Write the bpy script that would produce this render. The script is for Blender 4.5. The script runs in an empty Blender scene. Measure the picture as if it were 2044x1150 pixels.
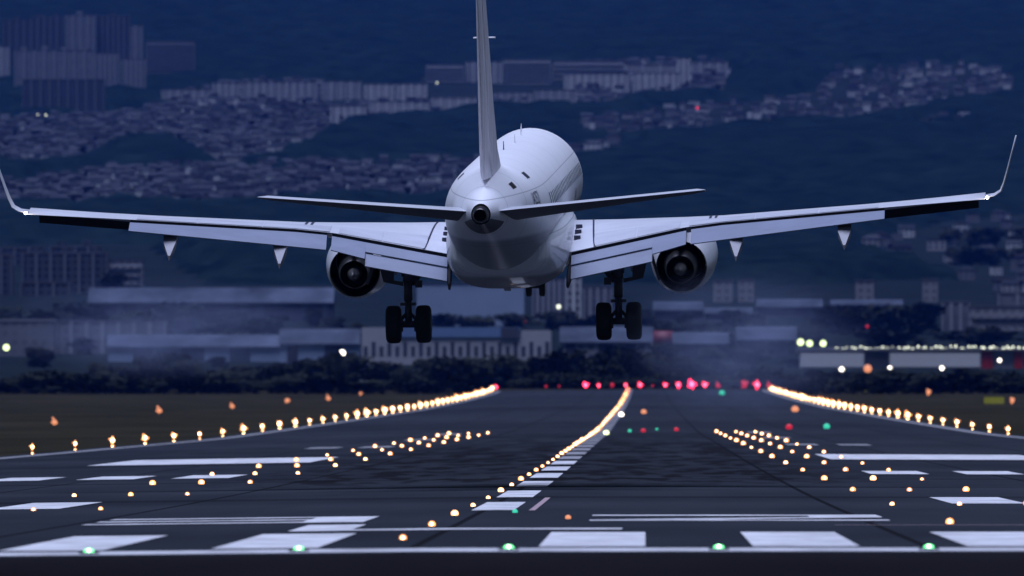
import bpy, bmesh, math, random
import numpy as np
from mathutils import Matrix, Vector
random.seed(7); RNG = np.random.default_rng(11)
R = math.radians
sc = bpy.context.scene
COL = sc.collection

# ------------------------------------------------------------------ camera, sky, sun, exposure
F, U0, V0, CH = 28389.0, 1288.0, 853.0, 1.78      # focal length in photo pixels, runway direction in the photo, camera height
cam_d = bpy.data.cameras.new('camera'); cam = bpy.data.objects.new('camera', cam_d); COL.objects.link(cam)
cam_d.sensor_width = 36.0; cam_d.lens = 500.0
cam_d.clip_start = 1.0; cam_d.clip_end = 40000.0
cam.location = (0, 0, CH)
cam.rotation_euler = (math.pi/2 + math.atan(278/F), 0, math.atan(266/F))
cam_d.dof.use_dof = True; cam_d.dof.focus_distance = 385.0; cam_d.dof.aperture_fstop = 4.0
sc.camera = cam

SUN_EL, SUN_AZ = R(78.0), R(205.0)                # dusk under cloud: broad blue light from overhead, a little behind
world = bpy.data.worlds.new('World'); sc.world = world; world.use_nodes = True
nt = world.node_tree; bg = nt.nodes['Background']
sky = nt.nodes.new('ShaderNodeTexSky'); sky.sky_type = 'NISHITA'; sky.sun_disc = False
sky.sun_elevation = SUN_EL; sky.sun_rotation = SUN_AZ
sky.air_density = 1.0; sky.dust_density = 0.4; sky.ozone_density = 6.0
nt.links.new(sky.outputs[0], bg.inputs[0]); bg.inputs[1].default_value = 0.010
sun_d = bpy.data.lights.new('sun', 'SUN'); sun_d.energy = 2.0; sun_d.angle = R(48); sun_d.color = (0.62, 0.69, 1.0)
sun = bpy.data.objects.new('sun', sun_d); COL.objects.link(sun)
sdir = Vector((math.sin(SUN_AZ)*math.cos(SUN_EL), math.cos(SUN_AZ)*math.cos(SUN_EL), math.sin(SUN_EL)))
sun.rotation_euler = sdir.to_track_quat('Z', 'Y').to_euler()
sc.view_settings.view_transform = 'Standard'; sc.view_settings.look = 'None'
sc.view_settings.exposure = 1.25; sc.view_settings.gamma = 1.0
sc.cycles.sample_clamp_indirect = 4.0
sc.cycles.volume_bounces = 1
sc.cycles.max_bounces = 6

# ------------------------------------------------------------------ helpers
def tag(o, label=None, cat=None, group=None, kind=None):
    if label: o['label'] = label
    if cat: o['category'] = cat
    if group: o['group'] = group
    if kind: o['kind'] = kind
    return o

def empty(name, loc=(0, 0, 0)):
    o = bpy.data.objects.new(name, None); COL.objects.link(o); o.location = loc; o.empty_display_size = 1
    return o

class MB:
    """collects vertices and faces of one mesh"""
    def __init__(s): s.v = []; s.f = []; s.m = []; s.sm = []
    def add(s, vs, fs, mat=0, smooth=False):
        b = len(s.v); s.v += [tuple(map(float, p)) for p in vs]
        for f in fs: s.f.append([i + b for i in f]); s.m.append(mat); s.sm.append(smooth)
    def box(s, x0, x1, y0, y1, z0, z1, mat=0):
        vs = [(x, y, z) for z in (z0, z1) for y in (y0, y1) for x in (x0, x1)]
        s.add(vs, [(0, 2, 3, 1), (4, 5, 7, 6), (0, 1, 5, 4), (2, 6, 7, 3), (0, 4, 6, 2), (1, 3, 7, 5)], mat)
    def loft(s, rings, close=True, cap0=True, cap1=True, mat=0, smooth=True):
        n = len(rings[0]); b = []
        vs = [p for r in rings for p in r]; fs = []
        for i in range(len(rings) - 1):
            for j in range(n if close else n - 1):
                k = (j + 1) % n
                fs.append((i*n + j, i*n + k, (i + 1)*n + k, (i + 1)*n + j))
        s.add(vs, fs, mat, smooth)
        if cap0: s.add(rings[0], [tuple(range(n))[::-1]], mat)
        if cap1: s.add(rings[-1], [tuple(range(n))], mat)
    def tube(s, pts, r, n=10, mat=0):
        """round bar through points; r a number or one per point"""
        pts = [Vector(p) for p in pts]; rr = r if isinstance(r, (list, tuple)) else [r]*len(pts)
        rings = []
        for i, p in enumerate(pts):
            d = (pts[min(i + 1, len(pts) - 1)] - pts[max(i - 1, 0)]).normalized()
            a = d.orthogonal().normalized() if i == 0 else (a - d*a.dot(d)).normalized()
            b = d.cross(a)
            rings.append([p + (a*math.cos(t) + b*math.sin(t))*rr[i] for t in [2*math.pi*k/n for k in range(n)]])
        s.loft(rings, mat=mat)
    def lathe_y(s, prof, c, n=28, mat=0, caps=False, smooth=True):
        """profile of (y, r) turned about the y axis through c=(x,z)"""
        rings = [[(c[0] + r*math.cos(t), y, c[1] + r*math.sin(t)) for t in [2*math.pi*k/n for k in range(n)]] for y, r in prof]
        s.loft(rings, cap0=caps, cap1=caps, mat=mat, smooth=smooth)
    def lathe_x(s, prof, c, n=28, mat=0):
        rings = [[(c[0] + x, c[1] + r*math.cos(t), c[2] + r*math.sin(t)) for t in [2*math.pi*k/n for k in range(n)]] for x, r in prof]
        s.loft(rings, mat=mat)
    def prism(s, poly, y0, y1, mat=0):
        """outline in the x-z plane given thickness along y"""
        n = len(poly)
        vs = [(x, y0, z) for x, z in poly] + [(x, y1, z) for x, z in poly]
        s.add(vs, [tuple(range(n)), tuple(range(n, 2*n))[::-1]] + [(i, i + n, (i + 1) % n + n, (i + 1) % n) for i in range(n)], mat)
    def build(s, name, mats, parent=None, loc=None, fix=True):
        me = bpy.data.meshes.new(name); me.from_pydata(s.v, [], s.f)
        for m in (mats if isinstance(mats, (list, tuple)) else [mats]): me.materials.append(m)
        me.polygons.foreach_set('material_index', s.m); me.polygons.foreach_set('use_smooth', s.sm)
        if fix:
            bm = bmesh.new(); bm.from_mesh(me)
            bmesh.ops.remove_doubles(bm, verts=bm.verts, dist=1e-4) if len(s.v) < 20000 else None
            bmesh.ops.recalc_face_normals(bm, faces=bm.faces); bm.to_mesh(me); bm.free()
        me.update()
        return link(name, me, parent, loc)

def link(name, me, parent=None, loc=None):
    o = bpy.data.objects.new(name, me); COL.objects.link(o)
    if parent: o.parent = parent
    if loc is not None: o.location = loc
    return o

def copy_tree(o, parent=None):
    c = o.copy(); COL.objects.link(c); c.parent = parent
    for ch in o.children: copy_tree(ch, c)
    return c

def mat(name, col, rough=0.6, metal=0.0, spec=0.5, coat=0.0, emis=None, es=0.0, var=0.0, vscale=1.0, stretch=(1, 1, 1), col2=None, bump=0.0):
    m = bpy.data.materials.new(name); m.use_nodes = True
    t = m.node_tree; p = t.nodes['Principled BSDF']
    p.inputs['Base Color'].default_value = (*col, 1); p.inputs['Roughness'].default_value = rough
    p.inputs['Metallic'].default_value = metal; p.inputs['Specular IOR Level'].default_value = spec
    p.inputs['Coat Weight'].default_value = coat; p.inputs['Coat Roughness'].default_value = 0.08
    if emis: p.inputs['Emission Color'].default_value = (*emis, 1); p.inputs['Emission Strength'].default_value = es
    if var > 0 or col2:
        tc = t.nodes.new('ShaderNodeTexCoord'); mp = t.nodes.new('ShaderNodeMapping'); mp.inputs['Scale'].default_value = stretch
        n = t.nodes.new('ShaderNodeTexNoise'); n.inputs['Scale'].default_value = vscale; n.inputs['Detail'].default_value = 6; n.inputs['Roughness'].default_value = .65
        r = t.nodes.new('ShaderNodeMapRange'); r.inputs[1].default_value = .3; r.inputs[2].default_value = .7
        mx = t.nodes.new('ShaderNodeMix'); mx.data_type = 'RGBA'
        c2 = col2 or tuple(c*(1 - var) for c in col)
        mx.inputs[6].default_value = (*c2, 1); mx.inputs[7].default_value = (*col, 1)
        t.links.new(tc.outputs['Object'], mp.inputs[0]); t.links.new(mp.outputs[0], n.inputs['Vector'])
        t.links.new(n.outputs[0], r.inputs[0]); t.links.new(r.outputs[0], mx.inputs[0]); t.links.new(mx.outputs[2], p.inputs['Base Color'])
        if bump > 0:
            b = t.nodes.new('ShaderNodeBump'); b.inputs['Strength'].default_value = bump; b.inputs['Distance'].default_value = .1
            t.links.new(n.outputs[0], b.inputs['Height']); t.links.new(b.outputs[0], p.inputs['Normal'])
    return m

# ------------------------------------------------------------------ lie of the land
XC = -3.2                                            # runway centreline
ZD = [-400, 0, 330, 403, 480, 555, 620, 795, 1109, 1494, 2093, 2600, 3190, 3600, 4500, 5500, 6500, 7500, 8500, 9300, 10200, 11200, 12500, 14000, 16000, 17500, 19000]
def zv(v, y): return CH + (V0 - v)/F*y
ZZ = [0, 0, 0.02, .10, .22, .35, .47, .83, 1.41, 2.70, 4.86, 7.1, 10.2, zv(760, 3600), zv(722, 4500), zv(640, 5500), zv(560, 6500), zv(480, 7500), zv(400, 8500),
      zv(330, 9300), zv(260, 10200), zv(180, 11200), zv(90, 12500), zv(0, 14000), zv(-120, 16000), zv(-150, 17500), 560]
GY = np.arange(-400, 19001, 10.0)
GZ = np.interp(GY, ZD, ZZ)
k = np.hanning(23); k /= k.sum(); _p = np.pad(GZ, 11, mode='edge'); GS = np.convolve(_p, k, mode='valid')
GZ = GS
GC = np.interp(GY, [0, 200, 800, 3100, 3400], [.005, .005, .0115, .0115, 0])
GT = np.interp(GY, [0, 3000, 3500], [.006, .006, 0])
def vnoise(x, y, seed=0):
    def h(i, j):
        n = np.sin(i*127.1 + j*311.7 + seed*74.7)*43758.5453
        return n - np.floor(n)
    xi, yi = np.floor(x), np.floor(y); fx, fy = x - xi, y - yi
    fx = fx*fx*(3 - 2*fx); fy = fy*fy*(3 - 2*fy)
    return (h(xi, yi)*(1 - fx) + h(xi + 1, yi)*fx)*(1 - fy) + (h(xi, yi + 1)*(1 - fx) + h(xi + 1, yi + 1)*fx)*fy
def gz(x, y):
    x = np.asarray(x, float); y = np.asarray(y, float)
    z = np.interp(y, GY, GZ)
    dx = np.clip(x - XC, -60, 60)
    z = z - np.interp(y, GY, GC)*np.minimum(np.abs(dx), 40) + np.interp(y, GY, GT)*dx
    a = np.clip((y - 5500)/3500, 0, 1)
    z = z + a*(14*(vnoise(x/260, y/420, 1) - .5) + 5*(vnoise(x/90, y/150, 2) - .5))
    side = np.clip((np.abs(x) - 900)/3000, 0, 1)
    return z + side*60*np.clip((y - 4000)/6000, 0, 1)
def gzf(x, y): return float(gz(x, y))
_TY = np.concatenate([np.arange(60, 3600, 5.0), np.arange(3600, 18000, 12.0)])
def ground_at(u, v):
    """where the line of sight through a photo pixel meets the ground"""
    x = (u - U0)/F*_TY; z = CH + (V0 - v)/F*_TY; g = gz(x, _TY)
    hit = np.nonzero(g >= z)[0]
    i = hit[0] if len(hit) else len(_TY) - 1
    return float(x[i]), float(_TY[i]), float(g[i])

# ------------------------------------------------------------------ materials
M = {}
M['paint'] = mat('white_aircraft_paint', (.86, .86, .89), .5, spec=.6, coat=.35, var=.07, vscale=.9, stretch=(1, .25, 1))
def joints(m, every, wdt, dark):
    t = m.node_tree; N = t.nodes.new; L = t.links.new; p = t.nodes['Principled BSDF']; src = p.inputs['Base Color'].links[0].from_socket
    tc = N('ShaderNodeTexCoord'); sx = N('ShaderNodeSeparateXYZ'); L(tc.outputs['Object'], sx.inputs[0])
    fr = N('ShaderNodeMath'); fr.operation = 'PINGPONG'; fr.inputs[1].default_value = every/2; L(sx.outputs[1], fr.inputs[0])
    lt = N('ShaderNodeMath'); lt.operation = 'LESS_THAN'; lt.inputs[1].default_value = wdt; L(fr.outputs[0], lt.inputs[0])
    zz = N('ShaderNodeMath'); zz.operation = 'COMPARE'; zz.inputs[1].default_value = .82; zz.inputs[2].default_value = wdt*.6; L(sx.outputs[2], zz.inputs[0])
    z2 = N('ShaderNodeMath'); z2.operation = 'COMPARE'; z2.inputs[1].default_value = -.62; z2.inputs[2].default_value = wdt*.6; L(sx.outputs[2], z2.inputs[0])
    a = N('ShaderNodeMath'); a.operation = 'MAXIMUM'; L(lt.outputs[0], a.inputs[0]); L(zz.outputs[0], a.inputs[1])
    b = N('ShaderNodeMath'); b.operation = 'MAXIMUM'; L(a.outputs[0], b.inputs[0]); L(z2.outputs[0], b.inputs[1])
    f = N('ShaderNodeMath'); f.operation = 'MULTIPLY'; f.inputs[1].default_value = dark; L(b.outputs[0], f.inputs[0])
    mx = N('ShaderNodeMix'); mx.data_type = 'RGBA'; mx.inputs[7].default_value = (.12, .12, .14, 1); L(f.outputs[0], mx.inputs[0]); L(src, mx.inputs[6]); L(mx.outputs[2], p.inputs['Base Color'])
def lower_shade(m, z0, col):
    """underside shade put into the colour below a level line"""
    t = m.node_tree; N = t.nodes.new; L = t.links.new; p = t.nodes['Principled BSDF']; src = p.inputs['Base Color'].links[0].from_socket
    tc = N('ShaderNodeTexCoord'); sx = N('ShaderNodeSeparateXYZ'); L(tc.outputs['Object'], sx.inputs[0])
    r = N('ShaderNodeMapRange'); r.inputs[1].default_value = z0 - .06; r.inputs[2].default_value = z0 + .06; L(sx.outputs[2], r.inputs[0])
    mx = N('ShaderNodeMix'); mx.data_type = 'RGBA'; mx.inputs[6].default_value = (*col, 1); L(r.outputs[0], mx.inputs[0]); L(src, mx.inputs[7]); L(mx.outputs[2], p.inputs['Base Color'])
M['fus_paint'] = M['paint'].copy(); M['fair_paint'] = M['paint'].copy()
M['fus_paint'].node_tree.nodes['Principled BSDF'].inputs['Coat Roughness'].default_value = .3
lower_shade(M['fus_paint'], -.42, (.34, .35, .39)); lower_shade(M['fair_paint'], -1.78, (.22, .22, .25))  # darker undersides of fuselage and fairing: shade put into the colour
joints(M['fus_paint'], 2.6, .02, .5); joints(M['fair_paint'], 2.6, .02, .5)
M['fin_paint'] = mat('fin_paint', (.88, .86, .92), .4, spec=.2, var=.3, vscale=2.5, stretch=(1, 1.6, .12))
M['wing_paint'] = mat('grey_wing_paint', (.62, .63, .68), .3, spec=.12, var=.16, vscale=1.6, stretch=(.25, 1, 1))
M['fairing'] = mat('fairing_paint', (.23, .23, .27), .35, spec=.4, var=.3, vscale=2)
M['spoiler'] = mat('spoiler_paint', (.55, .56, .62), .35, spec=.12, var=.2, vscale=2.2, stretch=(.3, 1, 1))
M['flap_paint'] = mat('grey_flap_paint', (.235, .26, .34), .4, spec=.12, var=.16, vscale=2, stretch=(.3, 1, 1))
M['belly'] = mat('belly_shade_grey', (.2, .2, .23), .4, spec=.2, var=.2, vscale=.8)  # belly tone with the underside shade in its colour
M['tail_shade'] = mat('tailplane_shade_grey', (.13, .13, .15), .5, spec=.1)  # shade below the tailplane put into the colour
M['under'] = mat('shade_and_dark_metal', (.03, .03, .034), .6, spec=.1)  # near black; outer slats and flap gaps carry their shade in it
M['metal'] = mat('bare_metal', (.62, .62, .66), .22, metal=1.0, var=.15, vscale=3)
M['plug'] = mat('plug_metal', (.30, .29, .29), .4, metal=.6, var=.4, vscale=5)
M['cowl'] = mat('polished_cowl', (.76, .76, .80), .32, metal=.3, var=.1, vscale=2)
M['hot_metal'] = mat('exhaust_metal', (.16, .15, .15), .38, metal=1.0, var=.3, vscale=6)
M['black'] = mat('matt_black', (.01, .01, .01), .7)  # near black; ducts and tail exhaust carry their inner shade in it
M['strut'] = mat('gear_grey', (.07, .07, .08), .5, metal=.3)
M['chrome'] = mat('oleo_chrome', (.7, .7, .72), .15, metal=1)
M['rubber'] = mat('tyre_rubber', (.015, .015, .016), .75, var=.3, vscale=8)
M['glass'] = mat('cabin_glass', (.03, .035, .05), .1)
M['ink'] = mat('dark_lettering', (.035, .035, .06), .4)
M['red_p'] = mat('red_plastic', (.35, .02, .02), .4)

def emit(name, col, s): return mat(name, (.02, .02, .02), .5, emis=col, es=s)
E = {'warm': emit('lamp_warm', (1, .34, .10), 1.1), 'warm_dim': emit('lamp_warm_dim', (1, .34, .11), .7), 'warm_hot': emit('lamp_warm_hot', (1, .44, .18), 1.5), 'orange': emit('lamp_orange', (1, .36, .17), .42), 'green': emit('lamp_green', (.12, 1, .30), 1.1),
     'red': emit('lamp_red', (1, .014, .06), 1.3), 'hotred': emit('lamp_hot_red', (1, .02, .08), 2.4), 'dimred': emit('lamp_dim_red', (1, .02, .07), .26), 'white': emit('lamp_white', (1, .90, .78), 2.2), 'teal': emit('lamp_teal', (.05, .75, .50), .38),
     'yellow': emit('lamp_yellow', (.80, 1, .45), 1.2), 'nav': emit('lamp_nav', (1, .85, .68), 10), 'pale': emit('lamp_pale', (.9, .95, .75), .95), 'core': emit('lamp_core', (1, .68, .35), 4.0), 'redcore': emit('lamp_red_core', (1, .10, .19), 2.6), 'greencore': emit('lamp_green_core', (.66, 1, .70), 3), 'sign': emit('sign_yellow', (.45, .48, .02), .09)}

# ------------------------------------------------------------------ ground, runway, markings
def sheet(name, xs, ys, off, m, kind='structure'):
    xs = np.asarray(xs, float); ys = np.asarray(ys, float)
    X, Y = np.meshgrid(xs, ys); Z = gz(X, Y) + off
    mb = MB(); n = len(xs)
    mb.v = list(zip(X.ravel().tolist(), Y.ravel().tolist(), Z.ravel().tolist()))
    mb.f = [(i*n + j, i*n + j + 1, (i + 1)*n + j + 1, (i + 1)*n + j) for i in range(len(ys) - 1) for j in range(n - 1)]
    mb.m = [0]*len(mb.f); mb.sm = [True]*len(mb.f)
    return tag(mb.build(name, m, fix=False), kind=kind)

grass_m = mat('dry_grass', (.036, .031, .019), .95, spec=0, var=.5, vscale=.05, stretch=(1, .25, 1), col2=(.013, .013, .008))
sheet('airfield_grass', [-4500, -2000, -900, -500, -300, -200, -120, -80, -63, -43.2, XC, 36.8, 57, 80, 120, 200, 300, 500, 900, 2000, 4500], np.arange(-400, 3601, 10.0), -.06, grass_m)

def asphalt(name, base, dark, joints=True):
    m = bpy.data.materials.new(name); m.use_nodes = True; t = m.node_tree; p = t.nodes['Principled BSDF']
    N = t.nodes.new; L = t.links.new
    tc = N('ShaderNodeTexCoord')
    def noise(scale, st, det=6):
        mp = N('ShaderNodeMapping'); mp.inputs['Scale'].default_value = st; L(tc.outputs['Object'], mp.inputs[0])
        n = N('ShaderNodeTexNoise'); n.inputs['Scale'].default_value = scale; n.inputs['Detail'].default_value = det; L(mp.outputs[0], n.inputs['Vector']); return n.outputs[0]
    def ramp(o, a, b):
        r = N('ShaderNodeMapRange'); r.inputs[1].default_value = a; r.inputs[2].default_value = b; L(o, r.inputs[0]); return r.outputs[0]
    def mul(a, b, op='MULTIPLY'):
        q = N('ShaderNodeMath'); q.operation = op
        for i, o in enumerate((a, b)):
            if isinstance(o, (int, float)): q.inputs[i].default_value = o
            else: L(o, q.inputs[i])
        return q.outputs[0]
    mx = N('ShaderNodeMix'); mx.data_type = 'RGBA'; mx.inputs[6].default_value = (*dark, 1); mx.inputs[7].default_value = (*base, 1)
    big = ramp(noise(.012, (1.2, .35, 1)), .35, .65)       # repaired bays
    mid = ramp(noise(.35, (1, .06, 1)), .25, .7)           # tyre streaks along the runway
    fine = ramp(noise(6, (1, 1, 1)), .2, .8)
    band = ramp(noise(.03, (.12, .8, 1), 3), .35, .65)     # courses laid across
    f = mul(mul(mul(big, .30), mul(band, .28), 'ADD'), mul(mul(mid, .28), mul(fine, .14), 'ADD'), 'ADD')
    L(f, mx.inputs[0]); out = mx.outputs[2]
    if joints:
        sx = N('ShaderNodeSeparateXYZ'); L(tc.outputs['Object'], sx.inputs[0])
        # rubber laid down by touchdowns: two strips either side of the centreline
        ax = mul(mul(sx.outputs[0], -XC, 'ADD'), 0, 'ADD'); q = N('ShaderNodeMath'); q.operation = 'ABSOLUTE'; L(ax, q.inputs[0])
        strip = mul(ramp(q.outputs[0], 12, 7), ramp(sx.outputs[1], 400, 440)); strip = mul(strip, ramp(sx.outputs[1], 1300, 700))
        lump = ramp(noise(.5, (1.7, .11, 1), 5), .47, .56)
        s = mul(mul(strip, mul(mul(lump, .8), .2, 'ADD')), .9)
        m2 = N('ShaderNodeMix'); m2.data_type = 'RGBA'; m2.inputs[7].default_value = (.010, .010, .012, 1); L(s, m2.inputs[0]); L(out, m2.inputs[6]); out = m2.outputs[2]
        # paving joints
        prev = None
        for xj in (4.15, -3.42, 11.6, -10.9, 19.0, -18.4):
            d = N('ShaderNodeMath'); d.operation = 'COMPARE'; d.inputs[1].default_value = xj; d.inputs[2].default_value = .07; L(sx.outputs[0], d.inputs[0])
            prev = d.outputs[0] if prev is None else mul(prev, d.outputs[0], 'MAXIMUM')
        for yj in (352., 447., 590., 780.):
            d = N('ShaderNodeMath'); d.operation = 'COMPARE'; d.inputs[1].default_value = yj; d.inputs[2].default_value = 4.; L(sx.outputs[1], d.inputs[0])
            prev = mul(prev, mul(d.outputs[0], .45), 'MAXIMUM')
        m3 = N('ShaderNodeMix'); m3.data_type = 'RGBA'; m3.inputs[7].default_value = (.008, .008, .009, 1); L(mul(prev, .8), m3.inputs[0]); L(out, m3.inputs[6]); out = m3.outputs[2]
    L(out, p.inputs['Base Color']); p.inputs['Roughness'].default_value = .9; p.inputs['Specular IOR Level'].default_value = 0
    return m
runway_m = asphalt('runway_asphalt', (.038, .044, .055), (.011, .013, .017))
sheet('runway', [XC - 31.5, XC - 15, XC, XC + 15, XC + 31.5], np.arange(200, 3201, 10.0), 0.0, runway_m)
pad_m = asphalt('blast_pad_asphalt', (.016, .015, .018), (.004, .004, .005), False)
sheet('blast_pad', [XC - 31.5, XC, XC + 31.5], np.arange(60, 201, 10.0), 0.0, pad_m)

paint_m = mat('runway_paint', (.70, .70, .72), .8, spec=.05, var=.5, vscale=.9, stretch=(1, .3, 1))
old_paint = mat('worn_runway_paint', (.34, .34, .36), .8, spec=.05, var=.5, vscale=.6, stretch=(1, .3, 1))
pink_m = mat('pinkish_stripe', (.42, .30, .32), .6, var=.2, vscale=1)
mk = MB()
def rect(x0, x1, y0, y1, m=0, tilt=0.0):
    ys = sorted(set([y0, y1] + [y for y in np.arange(math.ceil(y0/10)*10, y1, 10.0)])); xs = sorted(set([x0, x1] + ([XC] if x0 < XC < x1 else [])))
    for i in range(len(ys) - 1):
        for j in range(len(xs) - 1):
            q = [(xs[j], ys[i]), (xs[j + 1], ys[i]), (xs[j + 1], ys[i + 1]), (xs[j], ys[i + 1])]
            mk.add([(x, y, gzf(x, y) + .012) for x, y in q], [(0, 1, 2, 3)], m)
def quad(pts, m=0):
    mk.add([(x, y, gzf(x, y) + .016) for x, y in pts], [tuple(range(len(pts)))], m)
rect(XC - 30, XC + 30, 201.5, 206.5)                                   # threshold line
for i in range(8):                                                     # threshold bars
    for s in (-1, 1):
        a = 1.63 + 3.16*i
        rect(*sorted((XC + s*a, XC + s*(a + 1.57))), 209.5, 238)
def stroke(x0, x1, y0, y1): rect(x0, x1, y0, y1)
# designator L, then 3 and 2 beyond it
rect(-6.15, -5.1, 244.5, 260.0); rect(-5.1, -.4, 244.5, 247.6)
dy = 267.0
for yy in (dy, dy + 7.2, dy + 14.4): rect(-10.6, -5.3, yy, yy + 2.6)
rect(-6.5, -5.3, dy + 2.6, dy + 7.2); rect(-6.5, -5.3, dy + 9.8, dy + 14.4)
rect(-1.05, 4.6, dy, dy + 2.6); rect(-1.05, 4.6, dy + 14.4, dy + 17.4)
quad([(-1.05, dy + 2.6), (1.2, dy + 2.6), (4.6, dy + 9.0), (4.6, dy + 14.4), (3.2, dy + 14.4), (3.2, dy + 9.6)])
for i in range(58):                                                    # centreline dashes
    y = 300 + 50*i; rect(XC - .47, XC + .43, y, y + 30, 0 if y < 600 else 1)
rect(-2.45, -2.32, 299, 348, 2)  # thin pinkish stripe along the runway
for s in (-1, 1):
    def R2(a, b, y0, y1, m=0): rect(*sorted((XC + s*a, XC + s*b)), y0, y1, m)
    R2(10.2, 11.9, 325, 351)
    for a in (10.8, 14.0, 17.2): R2(a, a + 1.95, 478, 501)
    R2(11.1, 20.6, 606, 664)
    for a in (11.2, 14.2): R2(a, a + 1.8, 800, 822, 1)
    R2(11.2, 13.0, 950, 973, 1); R2(11.2, 13., 1100, 1122, 1)
    R2(29.2, 30.1, 207, 3190, 1)
rect(3.4, 12, 255, 255.4, 2)
tag(mk.build('runway_markings', [paint_m, old_paint, pink_m], fix=False), kind='structure')

# ------------------------------------------------------------------ far hills and their woodland
ground_m = mat('town_ground', (.016, .022, .022), .95, spec=0, var=.5, vscale=.02, col2=(.008, .012, .013))
hx = np.concatenate([[-4500, -3200, -2200, -1500, -1100], np.arange(-900, 901, 25), [1100, 1500, 2200, 3200, 4500]])
sheet('hills', hx, np.concatenate([np.arange(3590, 9000, 40.0), np.arange(9000, 19001, 50.0)]), -.05, ground_m)

def inpoly(u, v, poly):
    r = np.zeros(np.shape(u), bool); n = len(poly); j = n - 1
    for i in range(n):
        xi, yi = poly[i]; xj, yj = poly[j]
        c = ((yi > v) != (yj > v)) & (u < (xj - xi)*(v - yi)/((yj - yi) or 1e-9) + xi)
        r ^= c; j = i
    return r
TOWN = {   # outlines of the built-up ground, as seen
 'upper_left': [(-200, 120), (-200, 310), (0, 330), (150, 330), (190, 295), (290, 285), (380, 285), (440, 330), (480, 330), (530, 318), (600, 285), (660, 258), (740, 246), (850, 236), (950, 222), (1180, 226), (1230, 208), (1440, 190), (1455, 145), (1440, 128), (850, 130), (840, 165), (640, 165), (480, 165), (400, 180), (330, 215), (130, 240), (0, 240)],
 'lower_left': [(-200, 375), (0, 378), (110, 358), (250, 342), (480, 338), (700, 330), (960, 328), (960, 402), (520, 412), (430, 425), (300, 420), (-200, 425)],
 'terrace': [(1150, 250), (1250, 232), (1400, 214), (1560, 198), (1620, 185), (1640, 150), (1740, 140), (1920, 126), (2010, 150), (2040, 195), (1900, 205), (1750, 235), (1560, 246), (1300, 268), (1170, 268)],
 'terrace_low': [(1130, 292), (1250, 280), (1240, 300), (1150, 318)],
 'far_right_row': [(1830, 242), (1930, 238), (1930, 252), (1830, 256)],
 'lower_right': [(1700, 500), (1760, 470), (1900, 440), (2250, 410), (2250, 580), (1960, 590), (1900, 540)],
 'lower_plain': [(-300, 490), (300, 490), (420, 570), (2300, 560), (2300, 800), (-300, 800)],
}
def urban(u, v):
    r = np.zeros(np.shape(u), bool)
    for p in TOWN.values(): r |= inpoly(u, v, p)
    return r
wy = np.concatenate([np.arange(4700, 9000, 16.0), np.arange(9000, 15200, 22.0)])
wx = np.arange(-820, 560, 7.0)
X, Y = np.meshgrid(wx, wy); Z = gz(X, Y)
Ur = U0 + F*X/Y; Vr = V0 - F*(Z - CH)/Y
wob = 14*(vnoise(X/60, Y/120, 5) - .5)
wood = ~urban(Ur + wob, Vr + wob*.6)
canopy = 2.0 + 5.0*vnoise(X/13, Y/26, 7) + 3.5*vnoise(X/34, Y/70, 8) + 3*vnoise(X/120, Y/200, 9)
er = wood.astype(float)
for _ in range(2): er = np.minimum.reduce([er, np.roll(er, 1, 0), np.roll(er, -1, 0), np.roll(er, 1, 1), np.roll(er, -1, 1)])
Z2 = Z + np.where(er > 0, canopy, np.where(wood, .35*canopy, -1.5))
mb = MB(); n = len(wx)
mb.v = list(zip(X.ravel().tolist(), Y.ravel().tolist(), Z2.ravel().tolist()))
cell = wood[:-1, :-1] | wood[1:, :-1] | wood[:-1, 1:] | wood[1:, 1:]
mb.f = [(i*n + j, i*n + j + 1, (i + 1)*n + j + 1, (i + 1)*n + j) for i, j in zip(*[a.tolist() for a in np.nonzero(cell)])]
mb.m = [0]*len(mb.f); mb.sm = [True]*len(mb.f)
wood_m = mat('woodland_leaves', (.010, .020, .018), .95, spec=0, var=.5, vscale=.035, col2=(.002, .005, .005))
tag(mb.build('woodland', wood_m, fix=False), 'dark wooded hillside rising behind the town', 'woodland', kind='stuff')

# ------------------------------------------------------------------ buildings beyond the airfield
def wall_mat(name, col, wx=3.2, wz=3.0, dark=.35):
    """rendered wall with rows of windows and balcony shadows from a brick pattern"""
    m = bpy.data.materials.new(name); m.use_nodes = True; t = m.node_tree; p = t.nodes['Principled BSDF']; N = t.nodes.new; L = t.links.new
    tc = N('ShaderNodeTexCoord'); sp = N('ShaderNodeSeparateXYZ'); cb = N('ShaderNodeCombineXYZ'); L(tc.outputs['Object'], sp.inputs[0])
    ad = N('ShaderNodeMath'); L(sp.outputs[0], ad.inputs[0]); L(sp.outputs[1], ad.inputs[1])
    L(ad.outputs[0], cb.inputs[0]); L(sp.outputs[2], cb.inputs[1])
    b = N('ShaderNodeTexBrick'); b.offset = 0; b.inputs['Scale'].default_value = 1; b.inputs['Brick Width'].default_value = wx; b.inputs['Row Height'].default_value = wz
    b.inputs['Mortar Size'].default_value = .75; b.inputs['Mortar Smooth'].default_value = .1
    b.inputs['Color1'].default_value = (*[c*dark for c in col], 1); b.inputs['Color2'].default_value = (*[c*dark*1.5 for c in col], 1); b.inputs['Mortar'].default_value = (*col, 1)
    L(cb.outputs[0], b.inputs['Vector'])
    n = N('ShaderNodeTexNoise'); n.inputs['Scale'].default_value = .12; L(tc.outputs['Object'], n.inputs['Vector'])
    mx = N('ShaderNodeMix'); mx.data_type = 'RGBA'; mx.blend_type = 'MULTIPLY'; mx.inputs[0].default_value = .35; L(b.outputs[0], mx.inputs[6]); L(n.outputs[0], mx.inputs[7])
    L(mx.outputs[2], p.inputs['Base Color']); p.inputs['Roughness'].default_value = .85; p.inputs['Specular IOR Level'].default_value = .2
    return m
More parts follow.
